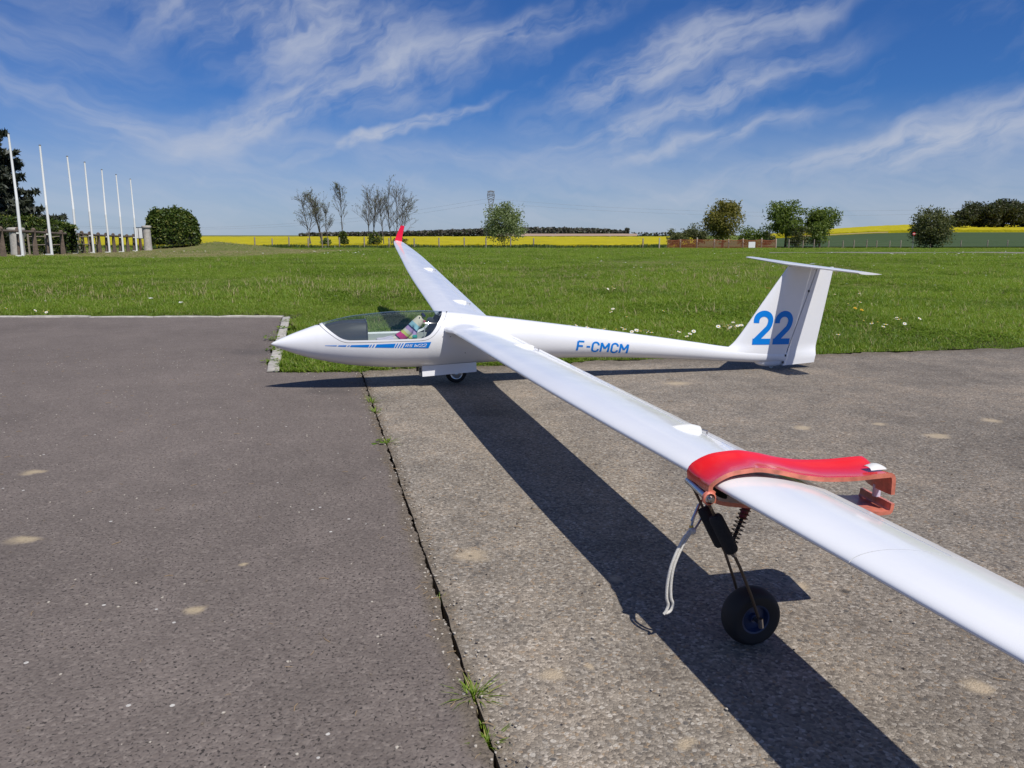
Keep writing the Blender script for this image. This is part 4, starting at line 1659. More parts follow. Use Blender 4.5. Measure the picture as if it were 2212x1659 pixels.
# loose grit on the aprons
GC = bpy.data.collections.new('grit')
for k, (cc, nm_) in enumerate((((.42, .38, .32), 'pale'), ((.16, .13, .10), 'dark'), ((.30, .21, .12), 'straw'))):
    r = random.Random(k); mb = MB()
    if k < 2:
        V = [Vector((math.cos(a) * r.uniform(.7, 1.2), math.sin(a) * r.uniform(.6, 1.1), z)) * .0022 for z in (.0, .7) for a in np.linspace(0, 5.2, 6)]
        mb.add(V + [Vector((0, 0, .0024))], [(i, (i + 1) % 6, 6 + (i + 1) % 6, 6 + i) for i in range(6)] + [(6 + i, 6 + (i + 1) % 6, 12) for i in range(6)])
    else:
        mb.tube([(-.008, 0, .001), (0, .001, .0016), (.008, -.001, .001)], .0006, 4)
    me = bpy.data.meshes.new('grain_%d' % k); me.from_pydata(mb.V, [], mb.F); me.materials.append(mat('grit ' + nm_, cc, .9))
    GC.objects.link(bpy.data.objects.new('grain_%d' % k, me))
y = np.sqrt(RNG.uniform(.9 ** 2, 5.2 ** 2, 2600)); x = RNG.uniform(-.72, .72, 2600) * y
P = np.stack([x, y], 1)
ys_ = RNG.uniform(.7, 4.2, 900); P = np.concatenate([P, np.stack([-.738 + .2525 * (3.807 - ys_) + RNG.normal(.004, .022, 900), ys_], 1)])
ia, ic = inside(P, A_POLY), inside(P, C_POLY); P = P[ia | ic]
scatter('grit', np.concatenate([P, np.full((len(P), 1), -.0004)], 1), RNG.choice([0, 0, 1, 1, 2], len(P)), RNG.uniform(.5, 1.4, len(P)), GC, 'loose grit and straw scattered over the aprons', 'grit')


# weeds in the joints
def tuft(name, loc, n, h, spread, seed, label, cat, dry=0, leafy=0):
    r = random.Random(seed)
    e = empty(name, loc, (0, 0, r.uniform(0, 6))); tag(e, label, cat, 'weeds in the paving joints')
    q = []
    for i in range(n):
        rr = spread * .35 * r.random(); a = r.uniform(0, 6.28)
        q += blade(r, h * r.uniform(.45, 1.1), r.uniform(.0022, .0040), r.uniform(.3, 1.7), r.uniform(0, 6.28), (rr * math.cos(a), rr * math.sin(a)))
    me_ = fast_mesh('blades', np.array(q), 4, GRASS, e)
    if leafy:
        q = []
        for i in range(leafy):
            rr = spread * math.sqrt(r.random()); a = r.uniform(0, 6.28); s_ = r.uniform(.007, .015); az = r.uniform(0, 6.28)
            u = np.array([math.cos(az), math.sin(az), r.uniform(-.4, .4)]) * s_; v = np.array([-math.sin(az), math.cos(az), r.uniform(-.4, .4)]) * s_ * .7
            c = np.array([rr * math.cos(a), rr * math.sin(a), r.uniform(.004, .03)])
            q.append([c - u, c - v, c + u, c + v])
        fast_mesh('leaves', np.array(q), 4, CLOVER, e)
    if dry:
        q = []
        for i in range(dry):
            q += blade(r, h * r.uniform(.5, 1.0), .0028, r.uniform(1.2, 2.2), r.uniform(0, 6.28))
        fast_mesh('dry_blades', np.array(q), 4, DRY, e)


def seam_at(y):
    g = gnd(1000, y); return (SEAM(g.y) + .006, g.y, -.02)


tuft('grass_tuft', seam_at(868), 46, .055, .035, 1, 'grass tuft in the apron joint nearest the fuselage', 'grass tuft')
tuft('grass_tuft', seam_at(890), 30, .050, .03, 2, 'grass tuft in the apron joint, second from the fuselage', 'grass tuft')
tuft('grass_tuft', seam_at(955), 60, .042, .05, 3, 'flat spreading grass tuft in the apron joint, third from the fuselage', 'grass tuft', 0, 14)
tuft('grass_tuft', seam_at(1287), 16, .026, .016, 4, 'tiny grass sprout in the apron joint, fourth from the fuselage', 'grass tuft', 2)
tuft('grass_tuft', seam_at(1497), 110, .040, .030, 5, 'largest grass tuft in the apron joint, with pale dry blades spreading', 'grass tuft', 26)
tuft('grass_tuft', seam_at(1545), 14, .020, .014, 6, 'small sprout between the two nearest grass tufts', 'grass tuft', 6)
tuft('grass_tuft', seam_at(1592), 70, .030, .022, 7, 'grass tuft in the apron joint nearest the bottom edge', 'grass tuft', 14)
for i, (px_, py_, n, lab) in enumerate(((579, 735, 40, 'leafy weed at the kerb left of the glider nose'), (585, 757, 44, 'leafy weed on the kerb just below the glider nose'),
                                        (575, 783, 26, 'leafy weed at the near end of the short kerb'), (605, 712, 34, 'leafy weed along the kerb above the glider nose'),
                                        (612, 697, 30, 'leafy weed in the far kerb corner'))):
    g = gnd(px_, py_)
    tuft('leafy_weed', (g.x + .03, g.y, 0), 16, .03, .06, 20 + i, lab, 'weed', 2, n)


# ------------------------------------------------------------------ fields and paths
def rape_fn(t, b):
    P = pos(t)
    n = t.noise(P, .9, 5, .65); n2 = t.noise(P, .09, 4, .6)
    x, y, z = t.sep(P)
    rows_ = t.noise(t.xyz(t.m('MULTIPLY', x, .35), t.m('MULTIPLY', y, .06), 0.), 1., 4, .6)
    f = t.m('ADD', t.m('MULTIPLY', n, .55), t.m('MULTIPLY', rows_, .45))
    c = t.ramp(f, [(.30, (.15, .165, .012)), (.40, (.33, .29, .010)), (.58, (.43, .37, .012)), (.75, (.52, .45, .02))])
    c = t.mix(t.m('MULTIPLY', t.mr(n2, .5, .7), .25), c, (.32, .32, .02))
    t.set(b.inputs['Base Color'], c)
    b.inputs['Roughness'].default_value = 1; b.inputs['Specular IOR Level'].default_value = .1
    t.set(b.inputs['Normal'], t.bump(n, .7, .3))


RAPE = mat('rapeseed in flower', fn=rape_fn)
WHEAT = mat('young wheat', (.03, .06, .03), .9, spec=.2, fn=lambda t, b: t.set(b.inputs['Base Color'], t.ramp(t.noise(t.v('MULTIPLY', pos(t), (.05, .4, 1)), 1.5, 5, .6), [(.3, (.034, .062, .020)), (.7, (.060, .092, .028))])))
BARE = mat('bare field', (.36, .27, .2), 1, spec=.1, fn=vary((.36, .26, .19), .2, .05))
PATHM = mat('path gravel', (.30, .28, .26), .9, fn=lambda t, b: t.set(b.inputs['Base Color'], t.ramp(t.noise(pos(t), 2.5, 5, .6), [(.3, (.13, .125, .095)), (.7, (.25, .23, .20))])))
BARK = mat('bark', (.085, .065, .05), .95, fn=vary((.085, .066, .052), .35, 6, .6, .02))
BARKG = mat('grey bark', (.11, .10, .092), .95, fn=vary((.105, .097, .088), .3, 5))
POSTW = mat('weathered post', (.22, .18, .14), .9, fn=vary((.23, .19, .15), .4, 9))
POSTC = mat('brown stained concrete', (.12, .088, .066), .9, fn=vary((.12, .088, .066), .35, 12, .5, .01))
STONE = mat('pale cast stone', (.42, .40, .36), .9, fn=vary((.42, .39, .35), .22, 8, .4, .01))
WPAINT = mat('white enamel', (.78, .78, .76), .35)
WIRE = mat('fence wire', (.16, .15, .14), .6, .6)
ORANGE = mat('orange netting', (.40, .115, .045), .7)
GALV = mat('galvanised steel', (.22, .225, .23), .6, .4)
NOENTRY = mat('sign red', (.5, .015, .02), .4)
OAKL = leafmat('bronze green leaves', (.13, .13, .028), (.27, .235, .055), .4)
MIDL = leafmat('fresh green leaves', (.09, .14, .028), (.20, .25, .052), .4)
WILL = leafmat('pale willow leaves', (.15, .195, .075), (.26, .31, .14), .4)
DARKL = leafmat('dark laurel leaves', (.030, .060, .010), (.10, .135, .022), .2, (.19, .20, .05))
BUSHL = leafmat('grey green scrub', (.08, .098, .036), (.18, .185, .08), .35)
FIRL = leafmat('dark fir needles', (.018, .024, .016), (.055, .062, .040), .08)
BUDL = leafmat('sparse spring buds', (.12, .135, .06), (.20, .21, .11), .3)
WOODL = leafmat('distant wood', (.075, .072, .060), (.135, .125, .100), .15, (.06, .085, .03))
RWOODL = leafmat('hillside wood leaves', (.045, .052, .026), (.115, .115, .058), .3, (.05, .085, .02))


def sheet(name, x0, x1, y0, y1, nx, ny, m, zf, kind='structure', skirt=0., label=None, cat=None, polar=True):
    """field sheet; polar: x0,x1 are x/y ratios"""
    G = []
    for y in np.geomspace(y0, y1, ny):
        u = np.linspace(x0, x1, nx)
        xs = u * y if polar else u
        G.append(np.stack([xs, np.full_like(xs, y), zf(xs, np.full_like(xs, y))], -1))
    G = np.array(G)
    mb = MB().grid(G)
    if skirt:
        mb.grid(np.array([G[0], G[0] - [0, 0, skirt]]))
    o = mb.build(name, m, smooth=60)
    tag(o, label, cat, kind=kind)
    return o


def rape_center(x, y):
    f = np.clip((y - 92) / 250, 0, 1)
    return -.33 + .50 * f ** .8 + RNG.normal(0, .035, np.shape(x))


sheet('rapeseed_field', -.78, .235, 92, 360, 260, 26, RAPE, rape_center, 'stuff', .5, 'yellow flowering rapeseed field beyond the central fence', 'rapeseed field')
sheet('rapeseed_field', .33, .95, 185, 335, 160, 22, RAPE, lambda x, y: hgt(x, y) + .55 + RNG.normal(0, .06, np.shape(x)), 'stuff', 1.2, 'yellow rapeseed field rising up the hillside at right', 'rapeseed field')
sheet('wheat_field', .14, .95, 90, 176, 60, 14, WHEAT, lambda x, y: hgt(x, y) + .10)
sheet('ploughed_field', .36, .48, 177, 184, 20, 3, BARE, lambda x, y: hgt(x, y) + .25)
sheet('bare_field', -.02, .16, 420, 520, 12, 4, BARE, lambda x, y: 0 * x + .35 + (y - 420) * .014)
sheet('path', .33, 1.1, 38.0, 41.2, 40, 3, PATHM, lambda x, y: hgt(x, y) + .05 + 0 * x)

# rough verge in front of the far fence
q = []
for i in range(9000):
    u = RNG.uniform(-.78, .20); y = RNG.uniform(80, 91); x = u * y; z = H(x, y)
    if u < -.40 and y < 84: continue
    lm = .6 + .5 * math.sin(x * .7) * math.sin(x * .23 + 1)
    h_ = RNG.uniform(.22, .42) * (.7 + .5 * max(0, lm)); w = RNG.uniform(.03, .07); a = RNG.uniform(0, 3.14)
    d = np.array([math.cos(a), math.sin(a), 0]) * w; ln = np.array([RNG.normal(0, .1), RNG.normal(0, .1), 0])
    c = np.array([x, y, z - .05])
    q.append([c - d, c + d, c + d * .4 + ln + [0, 0, h_], c - d * .4 + ln + [0, 0, h_]])
VERGE = leafmat('rough verge grass', (.045, .085, .020), (.10, .14, .036), .3)
tag(fast_mesh('verge_grass', np.array(q), 4, VERGE), 'rough dark verge grass along the far fence', 'verge grass', kind='stuff')


# ------------------------------------------------------------------ trees and shrubs
def leaves(C, size, rng, stretch=1.6, droop=0.):
    """diamond leaf quads at centres C"""
    n = len(C)
    u = rng.normal(size=(n, 3)); u /= np.linalg.norm(u, axis=1)[:, None]
    u[:, 2] -= droop; u /= np.linalg.norm(u, axis=1)[:, None]
    w = rng.normal(size=(n, 3)); v = np.cross(u, w); v /= np.linalg.norm(v, axis=1)[:, None]
    s = size * rng.uniform(.6, 1.4, n)[:, None]
    u = u * s * stretch * .5; v = v * s * .5
    return np.stack([C - u, C - v * .8, C + u, C + v * .8], 1)


def limb(mb, rng, a, b, r0, r1, wob=.08, n=4, sides=5):
    a = np.array(a); b = np.array(b); L = np.linalg.norm(b - a)
    pts = [a]
    for i in range(1, n):
        pts.append(a + (b - a) * i / n + rng.normal(size=3) * wob * L / n * 1.2)
    pts.append(b)
    mb.tube(pts, list(np.linspace(r0, r1, n + 1)), sides)
    return pts


def leafy(name, base, w, h, label, cat, lm, seed, n=3600, lsize=.13, crown0=.2, clumps=46, group='trees beyond the airfield', bark=None, trunk=.05, shape=1., multi=1):
    rng = np.random.default_rng(seed)
    e = empty(name, base); tag(e, label, cat, group)
    mb = MB()
    c0, c1 = h * crown0, h
    ctr = np.array([0, 0, (c0 + c1) / 2]); rad = np.array([w / 2, w / 2, (c1 - c0) / 2])
    cl = []
    while len(cl) < clumps:
        p = rng.uniform(-1, 1, 3); l = np.linalg.norm(p)
        if l > 1 or l < .35: continue
        # ragged outline
        k = 1 - .22 * rng.random() + .12 * math.sin(4 * math.atan2(p[1], p[0]) + seed)
        p = p * k
        if shape != 1.: p[:2] *= (1 - (p[2] + 1) / 2 * (1 - shape))
        cl.append(ctr + p * rad * .92)
    stems = [np.array([rng.normal(0, w * .05) * (multi > 1), rng.normal(0, w * .05) * (multi > 1), -.15]) for _ in range(multi)]
    fork = [np.array([s_[0] * 2 + rng.normal(0, w * .03), s_[1] * 2 + rng.normal(0, w * .03), h * (crown0 + .22)]) for s_ in stems]
    tops = [f + np.array([rng.normal(0, w * .08), rng.normal(0, w * .08), h * .42]) for f in fork]
    for s_, f, tp_ in zip(stems, fork, tops):
        limb(mb, rng, s_, f, trunk * h * .55 / multi ** .5, trunk * h * .36 / multi ** .5, .06, 4, 7)
        limb(mb, rng, f, tp_, trunk * h * .36 / multi ** .5, trunk * h * .08, .12, 4, 6)
    for i, c in enumerate(cl):
        j = i % multi
        k = rng.uniform(0, .75); st_ = fork[j] * (1 - k) + tops[j] * k
        if c[2] < st_[2]: st_ = stems[j] * .3 + fork[j] * .7
        limb(mb, rng, st_, c, trunk * h * .12, trunk * h * .03, .16, 4, 4)
    mb.build('trunk', bark or BARK, e, smooth=60)
    C = []
    per = n // clumps
    for c in cl:
        sg = np.array([.105 * w, .105 * w, .085 * (c1 - c0)]) * rng.uniform(.6, 1.15)
        C.append(c + np.clip(rng.normal(size=(int(per * rng.uniform(.9, 2.3)), 3)), -1.7, 1.7) * sg)
    fast_mesh('crown', leaves(np.concatenate(C), lsize, rng), 4, lm, e)
    return e


def base_at(px_, D):
    """ground point below picture column px_ at distance D"""
    x = (px_ - 1106) / 1661. * (D * math.cos(PITCH) + 1.4 * math.sin(PITCH))
    return Vector((x, D, H(x, D)))


def box_px(x0, x1, ytop, D):
    b = base_at((x0 + x1) / 2, D); w = (x1 - x0) / 1661. * D
    h_ = at((x0 + x1) / 2, ytop, D).z - b.z
    return b, w, h_


TG = 'trees beyond the airfield'
b, w, h_ = box_px(1517, 1602, 428, 86); leafy('oak_tree', b, w, h_, 'tall rounded bronze-green tree behind the orange netting', 'tree', OAKL, 1, 5200, .15, .16, 60)
b, w, h_ = box_px(1646, 1746, 434, 88); leafy('broadleaf_tree', b, w, h_, 'bushy fresh green tree, left of the pair behind the tail', 'tree', MIDL, 2, 4000, .16, .26, 44)
b, w, h_ = box_px(1732, 1808, 440, 89); leafy('broadleaf_tree', b, w, h_, 'round-topped green tree, right of the pair behind the tail', 'tree', MIDL, 3, 4200, .15, .22, 44)
b, w, h_ = box_px(1040, 1139, 437, 88); leafy('willow_tree', b, w, h_, 'pale silvery green willow in front of the pylon', 'tree', WILL, 4, 4600, .14, .08, 70, multi=6, trunk=.022, bark=BARKG)
SG = 'shrubs along the far fence'
for i, (x0, x1, yt, D, lm, nm, lab) in enumerate((
        (1436, 1482, 490, 90, BUSHL, 'shrub', 'dark scrubby bush at the left end of the orange netting'),
        (1470, 1530, 484, 91, BUSHL, 'shrub', 'thin twiggy shrub left of the tall bronze tree'),
        (1590, 1652, 487, 88, MIDL, 'shrub', 'low green shrub between the tall bronze tree and the tree pair'),
        (1638, 1672, 497, 92, BUSHL, 'shrub', 'small grey shrub left of the tree pair'),
        (1688, 1745, 478, 87, BUSHL, 'shrub', 'brown-green shrub at the foot of the tree pair'),
        (1740, 1790, 472, 87, MIDL, 'shrub', 'dense ivy-green shrub at the foot of the right-hand tree'),
        (793, 826, 497, 93, DARKL, 'shrub', 'dark evergreen shrub at the foot of the bare trees'),
        (733, 752, 495, 94, DARKL, 'shrub', 'dark ivy clump at the foot of the lone bare tree'),
        (692, 716, 515, 93, MIDL, 'shrub', 'low green shrub under the left bare trees'),
        (850, 880, 512, 94, BUSHL, 'shrub', 'low scrub behind the red winglet'))):
    b, w, h_ = box_px(x0, x1, yt, D)
    leafy(nm, b, w * 1.05, h_, lab, 'shrub', lm, 30 + i, 1500 if x1 - x0 > 40 else 700, .14, .0, 26, SG, trunk=.03, multi=3)
b, w, h_ = box_px(1962, 2052, 448, 80); leafy('large_bush', b, w, h_, 'large dense grey-green bush behind the no entry sign', 'bush', BUSHL, 50, 6500, .13, .0, 80, SG, trunk=.02, multi=6)
for i, (x0, x1, yt) in enumerate(((2052, 2098, 452), (2075, 2125, 434), (2102, 2155, 438), (2128, 2180, 431), (2155, 2210, 429), (2185, 2240, 432), (2215, 2275, 436))):
    b, w, h_ = box_px(x0, x1, yt, 232 + 4 * (i % 2))
    leafy('hillside_tree', b, w * 1.1, h_, ['outermost low tree at the left end of the hillside wood', 'second tree from the left end of the hillside wood', 'third tree from the left end of the hillside wood', 'fourth tree from the left end of the hillside wood',
                                           'fifth tree from the left end of the hillside wood', 'tree of the hillside wood at the right picture edge', 'tree of the hillside wood cut off by the right edge'][i], 'tree', RWOODL, 60 + i, 3200, .42, .02, 46, 'hillside wood', trunk=.03)


# bare spring trees
def bare_tree(px_, D, ytop, lean, spread, seed, label, multi=1, buds=160, lean_y=0.):
    rng = np.random.default_rng(seed)
    b = base_at(px_, D); h_ = at(px_, ytop, D).z - b.z
    e = empty('bare_tree', b); tag(e, label, 'tree', 'bare trees by the far fence')
    mb = MB(); tips = []

    def grow(p, d, L, r, lev):
        n = 4; pts = [p]; dirs = [d]
        for i in range(n):
            d = d + rng.normal(size=3) * (.09 if lev == 0 else .16) + np.array([0, 0, .05 if lev else .02])
            d /= np.linalg.norm(d); pts.append(pts[-1] + d * L / n); dirs.append(d)
        r1 = max(r * (.25 if lev == 0 else .4), .007)
        mb.tube(pts, list(np.linspace(r, r1, n + 1)), 5 if lev == 0 else 3, cap=False)
        if lev >= 3:
            tips.append(pts[-1]); return
        nb = (14, 5, 3)[lev]
        for i in range(nb):
            f = rng.uniform(.25 if lev == 0 else .2, 1.)
            k = min(int(f * n), n - 1); q_ = pts[k] + (pts[k + 1] - pts[k]) * (f * n - k)
            a = rng.uniform(0, 6.283); sp_ = spread * (1.0 if lev else (1.25 - .6 * f))
            nd = dirs[k] + np.array([math.cos(a), math.sin(a), .1]) * sp_
            nd /= np.linalg.norm(nd)
            grow(q_, nd, L * ((.40 * (1.25 - f * .75)) if lev == 0 else .5) * rng.uniform(.7, 1.2), max(r * (.42 if lev == 0 else .5), .012), lev + 1)
    for k in range(multi):
        off = np.array([rng.normal(0, .12), rng.normal(0, .12), -.1]) * (multi > 1)
        d0 = np.array([lean + rng.normal(0, .06) * (multi > 1), lean_y, 1.]); d0 /= np.linalg.norm(d0)
        grow(off, d0, h_ * rng.uniform(.86, 1.0) if k else h_ * .97, .0115 * h_, 0)
    mb.build('trunk', BARKG, e)
    T = np.array(tips); T = T[rng.integers(0, len(T), buds)] + rng.normal(size=(buds, 3)) * .07
    fast_mesh('crown', leaves(T, .085, rng), 4, BUDL, e)


for a in ((672, 95, 424, -.10, .85, 1, 'leaning bare tree at the far left of the bare row', 2, 500, 0.), (697, 96, 418, .0, .62, 2, 'full-crowned bare tree, second from the left in the row', 2, 900, 0.),
          (709, 95, 452, .05, .55, 3, 'small thin bare tree, third from the left in the row', 1, 240, 0.), (740, 96, 412, .0, .5, 4, 'slender lone bare tree standing in the gap of the row', 1, 520, 0.),
          (798, 95, 418, -.05, .6, 5, 'bare tree left of the gap-side pair above the dark shrub', 1, 240, 0.), (808, 96, 412, .0, .5, 6, 'straight bare tree rising from the dark shrub', 1, 300, 0.),
          (830, 95, 425, .0, .6, 7, 'forked bare tree in the middle of the right clump', 1, 160, 0.), (846, 96, 408, .0, .5, 8, 'tallest bare tree behind the winglet', 1, 220, 0.),
          (858, 95, 416, .06, .75, 9, 'wide-spreading bare tree at the right end of the row', 2, 220, 0.), (866, 97, 432, .14, .9, 10, 'low bare tree with branches reaching right at the row end', 1, 160, 0.)):
    bare_tree(a[0], a[1], a[2], a[3], a[4], a[5], a[6], a[7], a[8], a[9])

# tall dark conifer at the left edge
rng = np.random.default_rng(77)
b, w, h_ = box_px(-120, 110, 234, 37)
b = base_at(-2, 37)
con = empty('conifer', b); tag(con, 'tall dark conifer at the left picture edge', 'tree')
mb = MB(); limb(mb, rng, (0, 0, -.2), (0, 0, h_ * .98), .16, .02, .01, 6, 8)
C = []; Dn = []
for i in range(150):
    z = h_ * (1 - (i / 150) ** .85 * .94)
    L = ((h_ - z) / h_) ** .75 * 3.3 * rng.uniform(.5, 1.16) + .08
    a = i * 2.4 + rng.uniform(-.4, .4)
    d = np.array([math.cos(a), math.sin(a), 0])
    pts = []
    for k in range(6):
        f = k / 5
        pts.append(np.array([0, 0, z]) + d * L * f + np.array([0, 0, L * (.10 * f - .42 * f * f + .26 * f ** 4)]))
    mb.tube(pts, list(np.linspace(.035, .008, 6)), 4, cap=False)
    n = int(36 + L * 120)
    f = rng.uniform(.12, 1.04, n)
    sd = np.array([-d[1], d[0], 0])
    base_p = np.array([np.interp(f, np.linspace(0, 1, 6), [p[k] for p in pts]) for k in range(3)]).T
    wd = rng.normal(0, 1, n) * .16 * L ** .7 * (1.05 - f * .75)
    cc = base_p + sd * wd[:, None] + np.stack([0 * f, 0 * f, -np.abs(rng.normal(0, .10, n)) - np.abs(wd) * .35 + .03], 1)
    C.append(cc)
mb.build('trunk', BARK, con)
fast_mesh('crown', leaves(np.concatenate(C), .115, rng, 2.6, .5), 4, FIRL, con)


# clipped hedges: dark core + leaf shell
def hedge(name, base, prof, size, label, seed, n=9000, ls=.075):
    """prof(u,v)->point for u along, v round; leaves scattered through the outer skin"""
    rng = np.random.default_rng(seed)
    e = empty(name, base); tag(e, label, 'hedge', 'clipped evergreen hedges')
    G = [[np.array(prof(u, v)) for v in np.linspace(0, 1, 17)] for u in np.linspace(0, 1, 15)]
    ctr = np.mean(np.array(G).reshape(-1, 3), axis=0)
    Gi = [[ctr + (p - ctr) * np.array([.93, .90, .93]) for p in r_] for r_ in G]
    mb = MB().grid(np.array(Gi)); mb.build('branches', mat('hedge inner shade', (.02, .026, .012), 1.), e, smooth=60)  # solid dark shell, no real twigs: shade among the leaves as colour
    uv = rng.random((n, 2))
    C = np.array([prof(u, v) for u, v in uv])
    C = ctr + (C - ctr) * (1 - np.abs(rng.normal(0, .045, n)))[:, None] + rng.normal(0, .045, (n, 3))
    lump = np.sin(C[:, 0] * 3.1 + seed) * np.sin(C[:, 1] * 2.7) * .10; C[:, 2] += lump * (C[:, 2] > .5)
    tw = rng.random(n) < .09; C[tw, 2] += np.abs(rng.normal(0, .13, tw.sum())); C[tw, :2] += rng.normal(0, .07, (tw.sum(), 2))
    fast_mesh('foliage', leaves(C, ls, rng, 1.7), 4, DARKL, e)


def left_hedge(u, v):
    # runs along the picture's left edge, top sinking to the right
    x = -3.2 + 6.4 * u
    hgt_ = 1.96 - .75 * sstep(u, .35, 1.) + .10 * math.sin(u * 9)
    q = v * math.pi
    return (x, (-.95 * math.cos(q)) * (.75 + .25 * math.sin(u * 5)), hgt_ * min(1, 1.25 * math.sin(q)) ** .8 if v not in (0, 1) else 0)


hedge('hedge', base_at(22, 36.0), left_hedge, None, 'long evergreen hedge behind the flagpoles, sinking to the right', 1, 11000, .085)


def round_bush(u, v):
    a = u * 2 * math.pi; q = v * math.pi / 2
    k = 1 + .05 * math.sin(3 * a + 1) + .04 * math.sin(5 * a)
    r_ = math.cos(q) ** .48 * k
    return (1.66 * r_ * math.cos(a), 1.5 * r_ * math.sin(a), 2.32 * math.sin(q) ** .75 * (1 + .03 * math.sin(a * 2)))


hedge('hedge', base_at(375, 52.5), round_bush, None, 'dense rounded evergreen bush right of the stone pillar', 2, 9500, .12)

# distant wood along the horizon
rng = np.random.default_rng(5); q = []
for px_, D, n, hf in ((0, 560, 15000, None),):
    u = rng.uniform(655, 1352, n)
    top = np.interp(u, [655, 700, 800, 900, 980, 1060, 1150, 1230, 1300, 1352], [506, 504, 503, 501, 498, 495, 493, 494, 496, 501])
    top = top + .5 * np.sin(u * .21) + .5 * np.sin(u * .53) - .8
    D_ = D + rng.uniform(0, 25, n)
    zt = CAM_H + (508 - top) / 1661. * D_
    z = -.5 + (zt + .5) * rng.random(n) ** .6
    C = np.stack([(u - 1106) / 1661. * D_, D_, z], 1)
    q.append(leaves(C, 1.5, rng, 1.2))
tag(fast_mesh('distant_wood', np.concatenate(q), 4, WOODL), 'brown leafless wood along the horizon behind the rapeseed', 'wood', kind='stuff')
b, w, h_ = box_px(1347, 1359, 490, 560); leafy('distant_tree', b, w * 1.1, h_, 'tiny lone tree on the horizon right of the distant wood', 'tree', WOODL, 91, 500, .9, .1, 20)
rng = np.random.default_rng(6); u = rng.uniform(1360, 1480, 500); C = np.stack([(u - 1106) / 1661. * 900, np.full(500, 900.), CAM_H + rng.uniform(-3, 3, 500)], 1)
tag(fast_mesh('distant_wood', leaves(C, 2.2, rng, 1.2), 4, WOODL), 'faint low wood on the horizon left of the tree group', 'wood', kind='stuff')

# ------------------------------------------------------------------ flagpoles, fence, pillars, signs on the left
PX = [54, 116, 170, 205, 239, 268, 297]; PH = [251, 225, 200, 187, 171, 160, 149]
ORD = ['nearest white flagpole at the left edge, tallest in the picture', 'second white flagpole from the left edge', 'third white flagpole from the left edge', 'fourth white flagpole, middle of the row of seven',
       'fifth white flagpole from the left edge', 'sixth white flagpole from the left edge', 'farthest white flagpole, beside the small notice board']
PP = []


def build_pole(i):
    D = 4.4 * 1661 / PH[i]
    p = base_at(PX[i], D); PP.append(p)
    e = empty('flagpole', p); tag(e, ORD[i], 'flagpole', 'white flagpoles in a row')
    r = random.Random(i); bx, by = r.uniform(-.02, .02), r.uniform(-.02, .02)
    mb = MB().tube([(0, 0, -.1), (0, 0, .2), (bx, by, 2.0), (bx * 1.2, by, 2.05)], [.055, .055, .052, .050], 10)
    shaft = mb.build('pole', WPAINT, e, smooth=40)
    MB().tube([(bx * 1.2, by, 2.05), (bx * 1.2, by, 2.06), (0, 0, 4.38)], [.050, .046, .036], 10).build('upper_pole', WPAINT, e, smooth=40)
    MB().lathe([(.036, 0), (.042, .01), (.042, .035), (.02, .05), (0, .05)], 10, 'Z', (0, 0, 4.38)).build('cap', GALV, e, smooth=40)
    MB().box((-.10, 0, .03), (.26, .16, .05)).build('foot', WPAINT, e)
    MB().box((-.09, .02, .86), (.20, .06, .055)).build('bracket', WPAINT, e)


for i in range(7):
    build_pole(i)

fence = empty('concrete_fence', PP[0]); tag(fence, 'brown concrete post fence with a top rail behind the flagpoles', 'fence')


def rel(o, root):
    o.parent = root; o.matrix_parent_inverse = Matrix.Translation(root.location).inverted()


def post_mb(p, h_, w0, w1, rz):
    mb = MB(); V = []; F = []
    prof = [(w0, -.1), (w0 * .98, .02), (w1, h_ * .86), (w1 * .8, h_ * .865), (w1 * 1.25, h_ * .90), (w1 * 1.25, h_ * .955), (w1 * .5, h_)]
    for w, z in prof:
        for sx, sy in ((-1, -1), (1, -1), (1, 1), (-1, 1)):
            v = Matrix.Rotation(rz, 3, 'Z') @ Vector((sx * w / 2, sy * w / 2, z)); V.append(v + p)
    for i in range(len(prof) - 1):
        for k in range(4):
            F.append((i*4+k, i*4+(k+1) % 4, (i+1)*4+(k+1) % 4, (i+1)*4+k))
    F.append(tuple(range(4))); F.append(tuple(len(V) - 4 + k for k in range(4)))
    return mb.add(V, F)


line = []
back = Vector((-.28, .32, 0))
ext0 = PP[0] + (PP[0] - PP[1])
Q = [ext0] + PP + [PP[-1] + (PP[-1] - PP[-2])]
for a, b_ in zip(Q[:-1], Q[1:]):
    line += [a + back, a.lerp(b_, .5) + back]
line.append(Q[-1] + back)
for p in line:
    p.z = H(p.x, p.y)
    rel(post_mb(p, 1.08, .20, .12, .62).build('post', POSTC), fence)
for a, b_ in zip(line[:-1], line[1:]):
    d = b_ - a; mid = a.lerp(b_, .5) + Vector((0, 0, .92))
    rel(MB().tube([a + Vector((0, 0, .92)), b_ + Vector((0, 0, .92))], .06, 6).build('rail', POSTC), fence)

# old timber rail fence in front of the hedge
tf = empty('timber_fence', base_at(140, 35)); tag(tf, 'grey weathered timber rail fence in front of the left hedge', 'fence')
tl = [base_at(x_, D_) for x_, D_ in ((68, 33.6), (105, 34.5), (140, 35.6), (176, 37.2), (196, 39), (212, 41.5))]
for p in tl:
    rel(MB().box(p + Vector((0, 0, .42)), (.07, .07, .95), .6).build('post', POSTW), tf)
for a, b_ in zip(tl[:-1], tl[1:]):
    for z in (.42, .78):
        rel(MB().tube([a + Vector((0, 0, z)), b_ + Vector((0, 0, z + .02))], .028, 6).build('rail', POSTW), tf)


